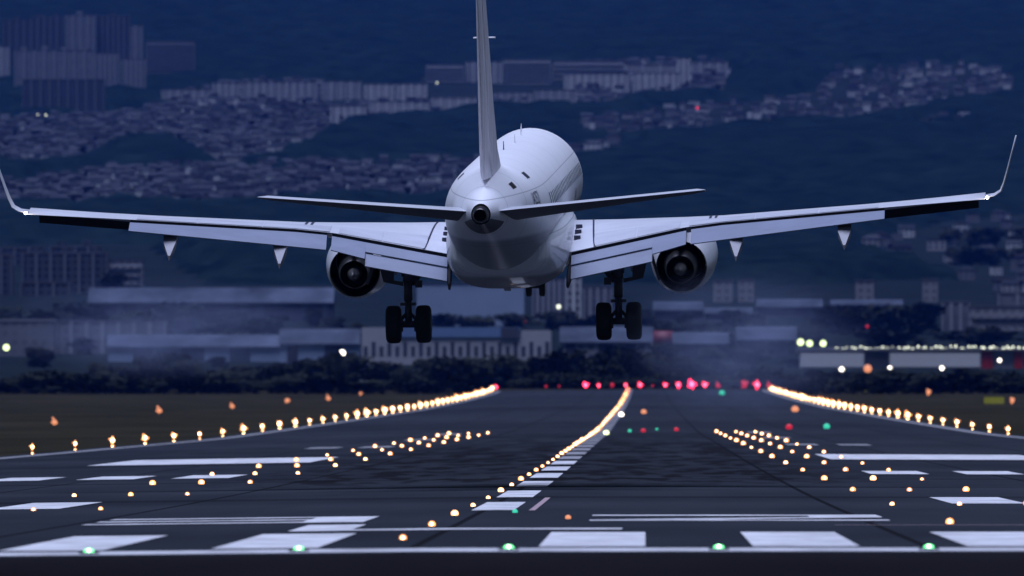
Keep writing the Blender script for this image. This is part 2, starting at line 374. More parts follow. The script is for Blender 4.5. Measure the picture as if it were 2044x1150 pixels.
W = {'mid': wall_mat('mid_grey_render', (.16, .168, .20), dark=.7), 'pale': wall_mat('pale_render', (.38, .39, .42)), 'grey': wall_mat('grey_render', (.28, .29, .33)), 'dim': wall_mat('brown_tile', (.06, .068, .082)), 'white': wall_mat('white_render', (.24, .24, .26), dark=.5),
     'blue': wall_mat('blue_grey_panel', (.15, .175, .23), dark=.8), 'hangar': None}
roof_m = mat('flat_roof', (.07, .07, .085), .9, var=.2, vscale=.3)
roof_l = mat('pale_roof', (.17, .175, .20), .8, var=.2, vscale=.2)
roof_h = [mat('house_roof', (.032, .035, .044), .9, spec=0, var=.4, vscale=.2), mat('house_roof_tile', (.02, .02, .025), .9, spec=0, var=.4, vscale=.2), mat('house_roof_pale', (.055, .058, .072), .9, spec=0, var=.3, vscale=.2)]
roof_d = mat('dark_tile_roof', (.05, .05, .06), .8, var=.3, vscale=.5)
roof_b = mat('blue_metal_roof', (.12, .19, .34), .6, var=.15, vscale=.3)
glass_d = mat('window_dark', (.05, .055, .075), .2)

sheet_m = mat('pale_sheet_roof', (.085, .10, .14), .9, spec=0, var=.65, vscale=.07)
shed_dark = mat('shed_wall', (.06, .06, .085), .9, spec=0, var=.3, vscale=.1)
hangar_m = mat('hangar_panel', (.27, .33, .46), .9, spec=0, var=.2, vscale=.05)
W['hangar'] = hangar_m; W['shed'] = shed_dark
def place(u0, u1, vt, vb):
    """pixel rectangle on the ground -> base point, width, height"""
    x, y, z = ground_at((u0 + u1)/2, vb)
    return x, y, z, (u1 - u0)/F*y, (vb - vt)/F*y

rib_m = {k_: mat('rib_' + k_, c_, .9, spec=0) for k_, c_ in (('pale', (.46, .47, .50)), ('grey', (.36, .37, .41)), ('dim', (.11, .12, .14)), ('mid', (.21, .22, .255)), ('white', (.3, .3, .33)), ('blue', (.2, .22, .28)), ('hangar', (.16, .19, .27)))}
def block(name, px, wall, label, cat='building', depth=14, roof=None, bays=0, boxes=0, group=None, band=False):
    x, y, z, w, h = place(*px)
    o = tag(empty(name, (x, y, z)), label, cat, group)
    mb = MB(); hw = w/2
    mb.box(-hw, hw, 0, depth, -4, h)
    if bays:                                       # projecting stair towers / bay fins on the front
        for i in range(bays + 1):
            c = -hw + w*i/bays; mb.box(max(-hw, c - .6), min(hw, c + .6), -1.6, -.003, -4, h + .003, 1)
    if band:
        nf = max(2, int(h/3.2))
        for i in range(nf): mb.box(-hw + .7, hw - .7, -1.1, -.006, h*(i + .05)/nf, h*(i + .38)/nf)
    mb.build('wall', [W[wall], rib_m[wall]], o)
    rb = MB(); rb.box(-hw - .3, hw + .3, -.3, depth + .3, h + .004, h + .7); rf = rb.build('roof', roof or roof_m, o)
    if boxes:
        for i in range(boxes):
            c = -hw + w*(i + .5)/boxes + random.uniform(-1, 1); bb = MB(); bb.box(c - 2.4, c + 2.4, 3, 8, h + .71, h + random.uniform(2.8, 4.2)); bb.build('stair_head', W[wall], rf)
    return o

def saw_block(name, px, wall, label, n, roof=None, depth=30, group=None, cat='building'):
    """long low shed: roof of n shallow ridges and a door in each bay"""
    x, y, z, w, h = place(*px); o = tag(empty(name, (x, y, z)), label, cat, group); hw = w/2
    mb = MB(); mb.box(-hw, hw, 0, depth, -4, h*.58); mb.build('wall', W[wall] if isinstance(wall, str) else wall, o)
    rb = MB(); vs = [(-hw - .5, -1, h*.56), (hw + .5, -1, h*.56), (hw + .5, 9, h), (-hw - .5, 9, h), (hw + .5, depth, h*.6), (-hw - .5, depth, h*.6)]
    vs += [(x_, y_, z_ - .5) for x_, y_, z_ in vs]
    rb.add(vs, [(0, 1, 2, 3), (3, 2, 4, 5), (0, 6, 7, 1), (6, 9, 8, 7), (9, 11, 10, 8), (0, 3, 9, 6), (3, 5, 11, 9), (1, 7, 8, 2), (2, 8, 10, 4), (5, 4, 10, 11)]); rb.build('roof', roof or sheet_m, o)
    for i in range(n):
        a = -hw + w*(i + random.uniform(.1, .5))/n; d = MB(); d.box(a, a + w/n*random.uniform(.25, .5), -.15, -.004, 0, h*.5); d.build('door', sheet_m if i % 3 else shed_dark, o)
    return o

# apartment towers on the hill, upper left
T_ = 'apartment towers on the upper left hill'
block('apartment_tower', (4, 62, 40, 150), 'dim', 'dim tall apartment tower at the far top left corner', depth=16, boxes=1, bays=4, group=T_)
block('apartment_tower', (62, 126, 36, 150), 'dim', 'dim tall apartment tower, second along the top left skyline', depth=16, boxes=2, bays=5, group=T_)
block('apartment_tower', (130, 190, 31, 150), 'mid', 'tall apartment tower, third along the top left skyline', depth=16, boxes=1, bays=4, group=T_)
block('apartment_tower', (193, 258, 34, 150), 'dim', 'tall apartment tower, right end of the top left skyline', depth=16, boxes=1, bays=6, group=T_)
block('apartment_tower', (256, 284, 52, 150), 'mid', 'narrow apartment tower stepping down beside the top left skyline', depth=14, bays=2, group=T_)
block('apartment_block', (-30, 18, 94, 172), 'grey', 'pale apartment block cut by the left edge of the picture', bays=3)
block('apartment_block', (28, 188, 101, 190), 'mid', 'wide dim apartment slab below the top left towers', bays=8, boxes=4)
block('apartment_block', (190, 238, 108, 192), 'mid', 'grey apartment slab with dark vertical stripes, left of its twin', bays=5)
block('apartment_block', (242, 290, 119, 196), 'mid', 'grey apartment slab with dark vertical stripes, right of its twin', bays=5)
block('apartment_block', (291, 388, 84, 164), 'mid', 'broad plain apartment slab standing alone at the right of the towers', bays=0, band=True)
block('apartment_block', (44, 208, 160, 232), 'dim', 'long dim apartment slab, lowest in front of the towers', bays=9)
# mid-rise blocks across the middle of the hill
for px, wl, lab, b in [((322, 420, 180, 206), 'grey', 'low grey block at the left end of the long hillside terrace', 6), ((424, 478, 166, 204), 'grey', 'grey block with a raised roof on the hillside terrace', 4),
    ((482, 632, 165, 207), 'grey', 'widest grey block on the hillside terrace left of the fin', 10), ((642, 720, 164, 200), 'grey', 'plain block just right of the widest terrace block', 4), ((726, 786, 170, 206), 'pale', 'pale block below the small hillside lamp, left one', 4),
    ((790, 852, 168, 206), 'pale', 'pale block below the small hillside lamp, right one', 4), ((660, 730, 214, 250), 'pale', 'pale block stepping down to the dark wooded knoll', 5), ((738, 856, 205, 240), 'pale', 'long pale block along the top of the wooded knoll', 7),
    ((862, 950, 196, 228), 'pale', 'pale block beside the fin, lowest of the hillside blocks', 5), ((985, 1062, 186, 212), 'grey', 'grey low block just right of the fin', 5), ((1066, 1150, 182, 218), 'grey', 'grey low block right of the fin above the fuselage', 5)]:
    block('apartment_block', px, wl, lab, bays=b)
block('apartment_block', (850, 926, 130, 164), 'grey', 'grey slab at the left end of the long ridge estate behind the fin', band=True)
block('apartment_block', (930, 1002, 124, 166), 'grey', 'grey slab directly behind the tail fin on the ridge', bays=5)
block('apartment_block', (1004, 1100, 121, 170), 'grey', 'tall grey slab right of the fin on the ridge', band=True)
block('apartment_block', (1104, 1246, 123, 160), 'grey', 'long plain upper slab of the ridge estate right of the fin', band=True)
block('apartment_block', (1126, 1256, 150, 184), 'pale', 'ribbed lower slab in front of the ridge estate, left one', bays=9)
block('apartment_block', (1262, 1358, 149, 187), 'pale', 'ribbed lower slab in front of the ridge estate, right one', bays=7)
block('apartment_block', (1250, 1352, 129, 160), 'grey', 'upper slab of the ridge estate with a sagging roofline', bays=3)
block('apartment_tower', (1352, 1378, 119, 176), 'pale', 'slim tower rising above the right part of the ridge estate', bays=2)
block('apartment_block', (1381, 1452, 125, 156), 'grey', 'slab at the right end of the ridge estate', bays=4)
block('water_tower', (858, 877, 309, 340), 'pale', 'lone pale concrete tower on the dark slope left of the fuselage', 'tower', depth=7)
block('white_house', (612, 640, 262, 282), 'white', 'bright white house above the wooded knoll', 'house', depth=9)
block('long_house', (532, 602, 272, 290), 'pale', 'long pale house beside the bright white one on the slope', 'house', depth=9)
block('long_house', (560, 620, 336, 348), 'white', 'long white low house at the foot of the wooded knoll', 'house', depth=9)
# lower left apartments
block('apartment_block', (-20, 24, 512, 590), 'dim', 'dark flats cut by the left edge below the wing', bays=2)
block('apartment_block', (44, 214, 508, 586), 'dim', 'wide flats with pale vertical ribs below the left wing', bays=6, boxes=3)
block('apartment_block', (0, 86, 498, 530), 'dim', 'flats peeping over the ribbed flats at the left edge', bays=3)
block('apartment_block', (100, 200, 494, 530), 'dim', 'second flats peeping over the ribbed flats', boxes=2, bays=4)
block('apartment_block', (216, 284, 522, 584), 'grey', 'plain grey flats right of the ribbed flats', band=True)
block('low_building', (40, 140, 566, 592), 'dim', 'low grey building at the foot of the ribbed flats', bays=3)
# warehouses and hangars on the plain
saw_block('warehouse', (178, 664, 574, 642), 'shed', 'very long pale roofed warehouse left of the left engine', 12)
block('hangar', (832, 1046, 567, 652), 'hangar', 'big pale blue hangar below the fuselage', 'hangar', depth=40, roof=sheet_m)
block('office_block', (1062, 1128, 561, 640), 'mid', 'ribbed grey office block right of the nose wheels', bays=6)
block('office_block', (1130, 1160, 556, 640), 'pale', 'narrow pale office tower right of the nose wheels', bays=2)
block('office_block', (1164, 1222, 576, 640), 'mid', 'grey office block behind the right main wheels', bays=4)
for px, lab in [((1424, 1462, 562, 604), 'pale cube house left of its twin under the right engine side'), ((1474, 1505, 560, 604), 'pale cube house right of its twin under the right engine side'), ((1708, 1744, 562, 602), 'pale gabled cube house below the outer right flap'), ((1842, 1872, 560, 604), 'pale cube house below the right wing tip')]:
    block('cube_house', px, 'white', lab, 'house', depth=9)
saw_block('warehouse', (1306, 1402, 602, 640), 'shed', 'pale shed just right of the right main wheels, upper one', 2)
saw_block('warehouse', (1408, 1500, 614, 640), 'shed', 'low pale shed below the pale cube houses', 2)
saw_block('warehouse', (1512, 1640, 597, 632), 'shed', 'pale streaky shed roof right of the cube houses', 3)
saw_block('warehouse', (1660, 1800, 598, 622), 'shed', 'low pale warehouse roof behind the dark trees at right', 4)
block('office_block', (1880, 1936, 606, 660), 'mid', 'grey office block left of the white windowed building', bays=3)
block('office_block', (1936, 2090, 614, 662), 'white', 'white building with two rows of dark windows at the right edge', bays=0, band=True)
block('office_block', (1992, 2070, 588, 622), 'mid', 'pale building behind the white windowed building', bays=2)
block('low_building', (-30, 108, 642, 712), 'mid', 'pale blank walled building at the lower left edge', roof=roof_l)
block('low_building', (110, 330, 644, 706), 'mid', 'long grey building with square bays at lower left', bays=7)
saw_block('hangar', (216, 560, 668, 722), 'hangar', 'long pale hangar with a bright roof at lower left', 3, cat='hangar')
saw_block('hangar', (560, 716, 656, 724), 'hangar', 'pale hangar left of the left main wheels', 2, cat='hangar')
saw_block('cargo_shed', (1120, 1300, 652, 722), 'grey', 'grey cargo shed behind the right main wheels', 3, cat='shed')
saw_block('cargo_shed', (1345, 1452, 664, 716), 'dim', 'dark cargo shed behind the right engine exhaust, left one', 2, cat='shed')
saw_block('cargo_shed', (1472, 1588, 652, 712), 'dim', 'dark cargo shed behind the right engine exhaust, right one', 2, cat='shed')

# airport office with windows, below the left main wheels
x, y, z, w, h = place(722, 1100, 652, 728)
o = tag(empty('airport_office', (x, y, z)), 'white airport office with blue roof band and dark windows below the fuselage', 'building'); hw = w/2; s = w/378
offw = mat('office_white', (.32, .32, .35), .8, var=.12, vscale=.2)
mb = MB(); mb.box(-hw, hw, 0, 16, -3, h*.72); mb.box(-hw, -hw + 60*s, 0, 16, h*.72 + .003, h*.98); mb.box(hw - 60*s, hw, 0, 16, h*.72 + .003, h*.9); mb.build('wall', offw, o)
rb = MB(); rb.box(-hw + 62*s, hw - 62*s, -.6, 15, h*.72 + .004, h*.98); rb.build('roof', roof_b, o)
pl = MB(); pl.box(hw - 100*s, hw - 64*s, -1.0, -.61, h*.70, h*.97); pl.build('sign_panel', glass_d, o)
for i in range(24):
    c = -hw + (w*(i + .5)/24)
    m_ = MB(); m_.box(c - 4*s, c + 4*s, -.12, -.004, h*.22, h*(.6 if i % 2 else .48)); m_.build('window', glass_d, o)

# terminal at the right with lamps along its roof
x, y, z, w, h = place(1596, 2110, 694, 736)
o = tag(empty('terminal_building', (x, y, z)), 'long pale terminal with a lamp lit roof edge at the right', 'terminal'); hw = w/2; s = w/514
tw = mat('terminal_wall', (.34, .35, .38), .7, var=.15, vscale=.1)
mb = MB(); mb.box(-hw, hw, 0, 25, -3, h*.86)
mb.build('wall', tw, o)
rb = MB(); rb.box(-hw - .5, hw + .5, -2.5, 26, h*.86 + .004, h); rb.build('roof', roof_l, o)
glow_m = mat('wall_glow', (.05, .06, .08), .3, emis=(.55, .64, .95), es=.085, var=.5, vscale=.25, stretch=(1, 1, .2))  # added glow on the wall, standing in for lamplight falling on it
for a, b in ((2, 128), (180, 360)):
    gb = MB(); gb.box(-hw + a*s, -hw + b*s, -.5, -.006, h*.08, h*.72); gb.build('wall_glow', glow_m, o)
for i in range(46):
    c = -hw + 10 + (w - 20)*i/45 + random.uniform(-.5, .5); r = random.uniform(.12, .34)
    l_ = MB(); l_.lathe_y([(-3.1, .05), (-3.0, r), (-2.6, r), (-2.51, .05)], (c, h + random.uniform(-.3, .3)), 8); l_.build('roof_lamp', E['pale'], o)
for a, b, m_ in ((130, 178, glass_d), (363, 385, M['red_p']), (428, 445, M['red_p'])):
    d = MB(); d.box(-hw + a*s, -hw + b*s, -1.2, -.005, 0, h*.8); d.build('jet_bridge', m_, o)

# ------------------------------------------------------------------ small houses of the hillside town
def house_mesh(w, d, h, rh, kind, wm, rm, name='house'):
    mb = MB(); mb.box(-w/2, w/2, -d/2, d/2, -2, h, 0)
    e = .5
    if kind == 0:
        vs = [(-w/2 - e, -d/2 - e, h + .01), (w/2 + e, -d/2 - e, h + .01), (w/2 + e, d/2 + e, h + .01), (-w/2 - e, d/2 + e, h + .01), (-w/2 - e, 0, h + rh), (w/2 + e, 0, h + rh)]
        mb.add(vs, [(0, 1, 5, 4), (3, 4, 5, 2), (0, 4, 3), (1, 2, 5), (0, 3, 2, 1)], 1)
    elif kind == 1:
        vs = [(-w/2 - e, -d/2 - e, h + .01), (w/2 + e, -d/2 - e, h + .01), (w/2 + e, d/2 + e, h + .01), (-w/2 - e, d/2 + e, h + .01), (-w/5, 0, h + rh), (w/5, 0, h + rh)]
        mb.add(vs, [(0, 1, 5, 4), (3, 4, 5, 2), (0, 4, 3), (1, 2, 5), (0, 3, 2, 1)], 1)
    else:
        mb.box(-w/2 - .2, w/2 + .2, -d/2 - .2, d/2 + .2, h + .01, h + .6, 1)
    for i in range(3):
        a = -w/2 + w*(i + .25)/3; mb.box(a, a + w/6, -d/2 - .06, -d/2 - .004, h*.2, h*.42, 2); mb.box(a, a + w/6, -d/2 - .06, -d/2 - .004, h*.62, h*.85, 2)
    me_o = mb.build(name, [wm, rm, glass_d]); me = me_o.data; bpy.data.objects.remove(me_o); return me
plain = {'a': mat('house_white', (.42, .43, .46), .85), 'b': mat('house_beige', (.22, .22, .24), .85), 'c': mat('house_grey', (.11, .115, .14), .85), 'd': mat('house_mauve', (.11, .112, .135), .85)}
HM = []
for i in range(14):
    HM.append(house_mesh(random.uniform(8, 14), random.uniform(7, 10), random.uniform(4.5, 7.5), random.uniform(1.6, 3), i % 3, plain['abcd'[(i*7) % 4]], roof_h[(0, 1, 2, 0, 1)[i % 5]]))
def sample(poly, n, vpow=1):
    us = [p[0] for p in poly]; vs = [p[1] for p in poly]; out = []
    while len(out) < n:
        u = random.uniform(max(min(us), -40), min(max(us), 2085)); v = random.uniform(min(vs), max(vs))
        if inpoly(np.array(u), np.array(v), poly): out.append((u, v))
    return out
def houses(key, n, label, group):
    for u, v in sample(TOWN[key], n):
        x, y, z = ground_at(u, v)
        h_ = link('house', random.choice(HM[0::4] + HM[1::4] if key.startswith('terr') or key == 'far_right_row' else HM), None, (x, y, z)); h_.rotation_euler.z = random.uniform(-.5, .5); q = random.uniform(.45, .9); h_.scale = (q, q, q)
        tag(h_, label, 'house', group)
houses('lower_left', 125, 'small house in the dense town band behind the left wing', 'houses behind the left wing')
houses('terrace', 95, 'small pale house on the hillside terraces right of the fin', 'houses on the right hillside')
houses('terrace_low', 8, 'small pale house just beside the top of the fuselage', 'houses beside the fuselage')
houses('far_right_row', 7, 'white house in the short bright row at far right', 'short bright row of houses')
houses('lower_right', 34, 'blurred pale house under the right wing tip', 'houses under the right wing tip')
mb = MB()                                            # beyond 300: the rest of the packed town on the upper left
for u, v in sample(TOWN['upper_left'], 1500) + sample(TOWN['lower_left'], 800) + sample(TOWN['terrace'], 170) + sample([(0, 240), (640, 240), (640, 320), (0, 320)], 420):
    if v < 212 and (u < 330 or u > 640) and u < 1150: continue
    if not urban(np.array(float(u)), np.array(float(v))): continue
    x, y, z = ground_at(u, v); w = random.uniform(3, 8); d = random.uniform(4, 8); h = random.uniform(2.5, 6.5); k_ = random.choice([0, 0, 1, 1, 1, 2, 2, 2, 2, 3, 3, 3])
    mb.box(x - w/2, x + w/2, y, y + d, z - 2, z + h, k_)
    mb.add([(x - w/2 - .5, y - .5, z + h + .01), (x + w/2 + .5, y - .5, z + h + .01), (x + w/2 + .5, y + d + .5, z + h + .01), (x - w/2 - .5, y + d + .5, z + h + .01), (x - w/2 - .5, y + d/2, z + h + 1.4), (x + w/2 + .5, y + d/2, z + h + 1.4)],
           [(0, 1, 5, 4), (3, 4, 5, 2), (0, 4, 3), (1, 2, 5), (0, 3, 2, 1)], random.choice([4, 5, 6]))
tag(mb.build('packed_houses', [plain['a'], plain['b'], plain['c'], plain['d']] + roof_h, fix=False), 'mass of tiny packed houses covering the hillside town', 'houses', kind='stuff')

# ------------------------------------------------------------------ trees
leaf_m = [mat('leaves_dark', (.012, .016, .011), .9, spec=.1, var=.4, vscale=.5), mat('leaves_mid', (.022, .027, .016), .9, spec=.1, var=.4, vscale=.5)]
bark_m = mat('bark', (.05, .04, .035), .95, var=.3, vscale=2)
def crown_mesh(seed):
    rr = random.Random(seed); mb = MB()
    lobes = [(rr.uniform(-.32, .32), rr.uniform(-.32, .32), rr.uniform(.22, .84), rr.uniform(.13, .27)) for _ in range(15)] + [(0, 0, .5, .33), (.1, 0, .2, .3), (-.15, .1, .2, .28)]
    for i in range(900):
        cx, cy, cz, r = rr.choice(lobes)
        t = rr.uniform(0, 2*math.pi); p = math.acos(rr.uniform(-1, 1)); q = r*(rr.random()**.35)
        c = Vector((cx + q*math.sin(p)*math.cos(t), cy + q*math.sin(p)*math.sin(t), cz + q*math.cos(p)*.85))
        a = Vector((rr.gauss(0, 1), rr.gauss(0, 1), rr.gauss(0, .7))).normalized(); b = a.orthogonal().normalized(); s = rr.uniform(.03, .075)
        mb.add([c - a*s - b*s*.6, c + a*s - b*s*.6, c + a*s*.7 + b*s*.6, c - a*s*.7 + b*s*.6], [(0, 1, 2, 3)], 0 if rr.random() < .6 else 1)
    o = mb.build('crown', leaf_m, fix=False); me = o.data; bpy.data.objects.remove(o); return me
def trunk_mesh(seed):
    rr = random.Random(seed); mb = MB(); mb.tube([(0, 0, -.1), (.01, 0, .2), (0, .01, .5)], [.035, .028, .015], 7)
    for i in range(4):
        t = rr.uniform(0, 6.28); mb.tube([(0, 0, .25 + .05*i), (.2*math.cos(t), .2*math.sin(t), .5 + .06*i)], [.014, .006], 5)
    o = mb.build('trunk', bark_m); me = o.data; bpy.data.objects.remove(o); return me
CR = [crown_mesh(i) for i in range(5)]; TR = [trunk_mesh(i) for i in range(2)]
def tree(u, vt, vb, wpx, label, group=None, name='broadleaf_tree'):
    x, y, z = ground_at(u, vb); h = (vb - vt)/F*y/.95; w = wpx/F*y
    o = tag(empty(name, (x, y, z)), label, 'tree', group); o.rotation_euler.z = random.uniform(0, 6.28)
    c = link('crown', random.choice(CR), o); t = link('trunk', random.choice(TR), o)
    for q in (c, t): q.scale = (w/.95, w/.95, h)
    return o
tops = [(-40, 748), (60, 742), (150, 738), (225, 722), (270, 708), (330, 708), (380, 726), (440, 742), (500, 736), (540, 716), (585, 712), (640, 716), (690, 708), (740, 724), (800, 728), (860, 722), (920, 712), (980, 706), (1040, 712), (1100, 700), (1150, 696), (1200, 716), (1260, 694), (1320, 698), (1380, 706), (1430, 710), (1490, 734), (1550, 742), (1620, 744), (1720, 742), (1800, 744), (1900, 740), (2000, 742), (2090, 742)]
tu = [t[0] for t in tops]; tv = [t[1] for t in tops]
u = -30
while u < 2090:
    vt = float(np.interp(u, tu, tv)) + random.uniform(-10, 16); wpx = random.uniform(36, 96)
    tree(u, vt, 770 + random.uniform(-6, 4), wpx, 'dark bushy tree in the long tree line at the far end of the airfield', 'tree line at the end of the airfield')
    u += wpx*random.uniform(.34, .5)
u = -30
while u < 2090:
    wpx = random.uniform(60, 120); tree(u, 752 + random.uniform(-12, 14), 786 if u < 950 or u > 1560 else 776, wpx, 'low dark bush in the scrub along the far edge of the grass', 'scrub along the far edge of the grass', 'bush'); u += wpx*random.uniform(.3, .42)
for i in range(85):
    u = random.choice([random.uniform(-20, 740), random.uniform(1120, 1640), random.uniform(0, 2060)]); v = random.uniform(640, 735)
    tree(u, v - random.uniform(12, 30), v + 8, random.uniform(24, 70), 'small dark tree among the blurred sheds beyond the tree line', 'trees among the sheds')
for q in [(10, 612, 668, 110, 'dark spreading tree at the left edge above the pale building'), (90, 620, 664, 90, 'low dark tree between the two left edge trees'), (165, 600, 662, 110, 'dark round tree left of the biggest dark tree'), (255, 618, 664, 100, 'low dark tree just left of the biggest tree'),
          (350, 598, 690, 118, 'biggest dark round tree in front of the long warehouse'), (440, 628, 668, 80, 'low dark tree just right of the biggest tree'), (500, 634, 668, 90, 'low dark tree below the middle of the long warehouse'),
          (880, 626, 664, 70, 'dark tree at the foot of the blue hangar, left'), (950, 628, 664, 90, 'dark tree at the foot of the blue hangar, middle'), (1030, 626, 664, 90, 'dark tree at the foot of the blue hangar, right'), (1120, 622, 662, 90, 'dark tree in front of the ribbed office block'), (1190, 630, 662, 70, 'dark tree behind the right main wheels'),
          (1660, 610, 668, 120, 'dark tree at the left end of the clump under the right wing'), (1740, 604, 668, 130, 'tall dark tree in the middle of the clump under the right wing'), (1830, 606, 668, 120, 'dark tree at the right end of the clump under the right wing'),
          (225, 545, 588, 60, 'small dark tree in front of the plain grey flats'), (1600, 650, 690, 110, 'low dark tree left of the terminal lamps'), (1780, 660, 692, 160, 'wide dark tree behind the terminal roof'), (1960, 660, 692, 150, 'dark tree below the white windowed building')]:
    tree(*q)
for u in range(1900, 2080, 45):
    for v in (480, 520): tree(u + random.uniform(-20, 20), v - 26, v + 10, 60, 'dark tree among the blurred houses under the right wing tip', 'trees among the right hand houses')

# ------------------------------------------------------------------ lamps of the airfield
def ball(mb, c, r, m, sq=1.0, n=9):
    mb.loft([[(c[0] + r*math.sin(p)*math.cos(t), c[1] + r*math.sin(p)*math.sin(t), c[2] - r*sq*math.cos(p)) for t in [2*math.pi*k/n for k in range(n)]] for p in np.linspace(.02, math.pi - .02, 6)], mat=m)
def lamp_mesh(key, r, tall, var):
    mb = MB(); rr = random.Random(var*31 + 5); hot = key in ('warm', 'warm_hot', 'warm_dim', 'hotred', 'red')
    if tall > 0:                                   # raised fitting: stem, lens, added balls for flare and for its reflection below
        mb.tube([(0, 0, 0), (0, 0, tall)], r*.12, 6, 0)
        ball(mb, (0, 0, tall + r*.5), r*.66, 1, 1.2)
        if hot: ball(mb, (rr.uniform(-.1, .1)*r, -r*.5, tall + r*.55), r*.5, 2, 1.15)
        for i in range(6):
            t = rr.uniform(0, 6.28); q = r*rr.uniform(.45, .8); ball(mb, (q*math.cos(t), -.05, tall + r*.6 + q*math.sin(t)*1.35), r*rr.uniform(.2, .36), 1)
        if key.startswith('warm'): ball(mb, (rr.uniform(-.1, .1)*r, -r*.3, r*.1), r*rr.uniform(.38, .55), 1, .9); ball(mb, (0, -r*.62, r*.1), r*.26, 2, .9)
    else:                                          # flush fitting: steel ring, lens ball swollen into its halo, bright core in front
        mb.tube([(0, 0, -.005), (0, 0, .012)], r*1.1, 12, 0)
        ball(mb, (0, 0, r*.62), r*.95, 1, .9, 12)
        if hot: ball(mb, (rr.uniform(-.12, .12)*r, -r*.55, r*.66), r*.52, 2, .9, 10)
    o = mb.build('lamp', [M['strut'], E[key], E['redcore' if 'red' in key else 'core']]); me = o.data; bpy.data.objects.remove(o); return me
LMS = {}
def lamp(name, x, y, key, r, tall, label, group, z=None, cat='runway light'):
    if key == 'warm': key = random.choice(['warm', 'warm', 'warm_dim', 'warm_hot']); r *= random.choice([.82, .95, 1.05, 1.2])
    kk = (key, round(r, 2), round(tall, 2), random.randrange(4))
    if kk not in LMS: LMS[kk] = lamp_mesh(*kk)
    o = link(name, LMS[kk], None, (x, y, (gzf(x, y) if z is None else z) + .005)); return tag(o, label, cat, group)
for i in range(-3, 4):                                               # threshold: base and lens as parts
    x = XC + 3.0*i + 1.25
    if not -8.6 < x < 6: continue
    o = empty('threshold_light', (x, 203.2, gzf(x, 203.2) + .012))
    nth = ['leftmost', 'second from left', 'middle', 'second from right', 'rightmost']
    b = MB(); b.tube([(0, 0, 0), (0, 0, .025)], .15, 16); b.build('housing', M['strut'], o)
    l_ = MB(); l_.loft([[(q*math.cos(t), q*math.sin(t), hh) for t in [2*math.pi*k/14 for k in range(14)]] for q, hh in ((.075, .026), (.072, .045), (.055, .066), (.02, .076))]); ball(l_, (0, -.045, .045), .036, 1, .7, 10); l_.build('lens', [E['green'], E['greencore']], o)
    tag(o, 'green light on the white threshold line', 'runway light', 'green threshold lights')
TL = sorted([o for o in COL.objects if o.name.startswith('threshold_light')], key=lambda o: o.location.x)
for o, w_ in zip(TL, ['leftmost of the green lights on the white threshold line', 'green threshold light left of the middle one', 'green threshold light left of the big white bar with a straight right end', 'green threshold light between the two right hand bars', 'rightmost of the green lights on the white threshold line']): o['label'] = w_
for i in range(99):                                                  # centreline
    y = 222.5 + 30.2*i; red = y > 2950 and i % 2
    r = .036 + y*1.1e-4  # lens widens with distance; lamp glow put into its size
    lamp('centreline_light', -3.79, y, 'red' if red else 'warm', r, 0, 'warm white light in the line running up the runway centre', 'runway centreline lights')
for i in range(15):                                                  # touchdown zone
    y = 257 + 60*i; r = .042 + y*1.05e-4  # glow put into the lens size, growing along the runway
    for xs_, lab, grp in (((-12.14, -13.64, -15.14), 'warm white touchdown light in the left hand triple rows', 'touchdown lights on the left'), ((5.5, 7.0, 8.5), 'warm white touchdown light in the right hand triple rows', 'touchdown lights on the right')):
        for x in xs_:
            if -30 < U0 + F*x/y < 2070: lamp('touchdown_light', x, y, 'warm', r, 0, lab, grp)
for i in range(41):                                                  # edges
    y = 798 + 60*i; r = min(.20 + (y - 800)*1.6e-4, .52)  # farther lamps made larger to hold their glow
    lamp('edge_light', XC - 31.2, y, 'warm', r, .3, 'bright warm light in the row along the left runway edge', 'left runway edge lights')
    if y > 1050: lamp('edge_light', XC + 31.2, y, 'warm', r*(1 if y > 1400 else .85), .3, 'bright warm light in the row along the right runway edge', 'right runway edge lights')
for u_, r, key in [(1090, .22, 'dimred'), (1116, .2, 'dimred'), (1169, .5, 'hotred'), (1195, .34, 'red'), (1222, .36, 'dimred'), (1249, .36, 'red'), (1278, .46, 'red'), (1303, .2, 'dimred'), (1328, .42, 'red'), (1354, .5, 'hotred'), (1381, .72, 'hotred'), (1407, .55, 'red'), (1433, .46, 'dimred'), (1486, .68, 'dimred'), (1511, .66, 'red'), (1535, .5, 'dimred')]:   # far end
    lamp('end_light', (u_ - U0)/F*3196, 3196, key, r*1.35, .7, 'red light in the uneven row across the far runway end', 'red runway end lights')
lamp('end_light', (990 - U0)/F*3196, 3196, 'red', .5, .6, 'lone red light at the left end of the far row', None)
for u_, v_, key, r, lab in [(1257, 863, 'teal', .16, 'green light on the runway right of the bend in the centreline'), (1284, 863, 'dimred', .2, 'faint red light right of the green runway light'), (1350, 861, 'dimred', .2, 'faint red light farthest right on the dark runway'), (1210, 868, 'yellow', .22, 'yellowish light touching the bend of the centreline lights'),
        (1240, 831, 'white', .3, 'whitish light just right of the upper centreline lights'), (1285, 826, 'orange', .35, 'small orange light above the faint red runway light'), (1311, 859, 'teal', .12, 'faint green light between the two red runway lights'), (1650, 856, 'teal', .3, 'green light beyond the right touchdown rows'), (1575, 857, 'dimred', .3, 'faint red light above the right touchdown rows'),
        (1587, 822, 'orange', .5, 'orange light inside the right runway edge'), (1441, 788, 'teal', .6, 'dim green light beside the red end lights')]:
    x, y, z = ground_at(u_, v_); lamp('taxiway_light', x, y, key, r, 0, lab, None)
lamp('touchdown_light', (1028 - U0)/F*290, 290, 'teal', .06, 0, 'tiny bright light at the foot of the first centreline dash', None)
lamp('touchdown_light', (1134 - U0)/F*271, 271, 'orange', .06, 0, 'tiny orange light right of the first centreline dash', None)
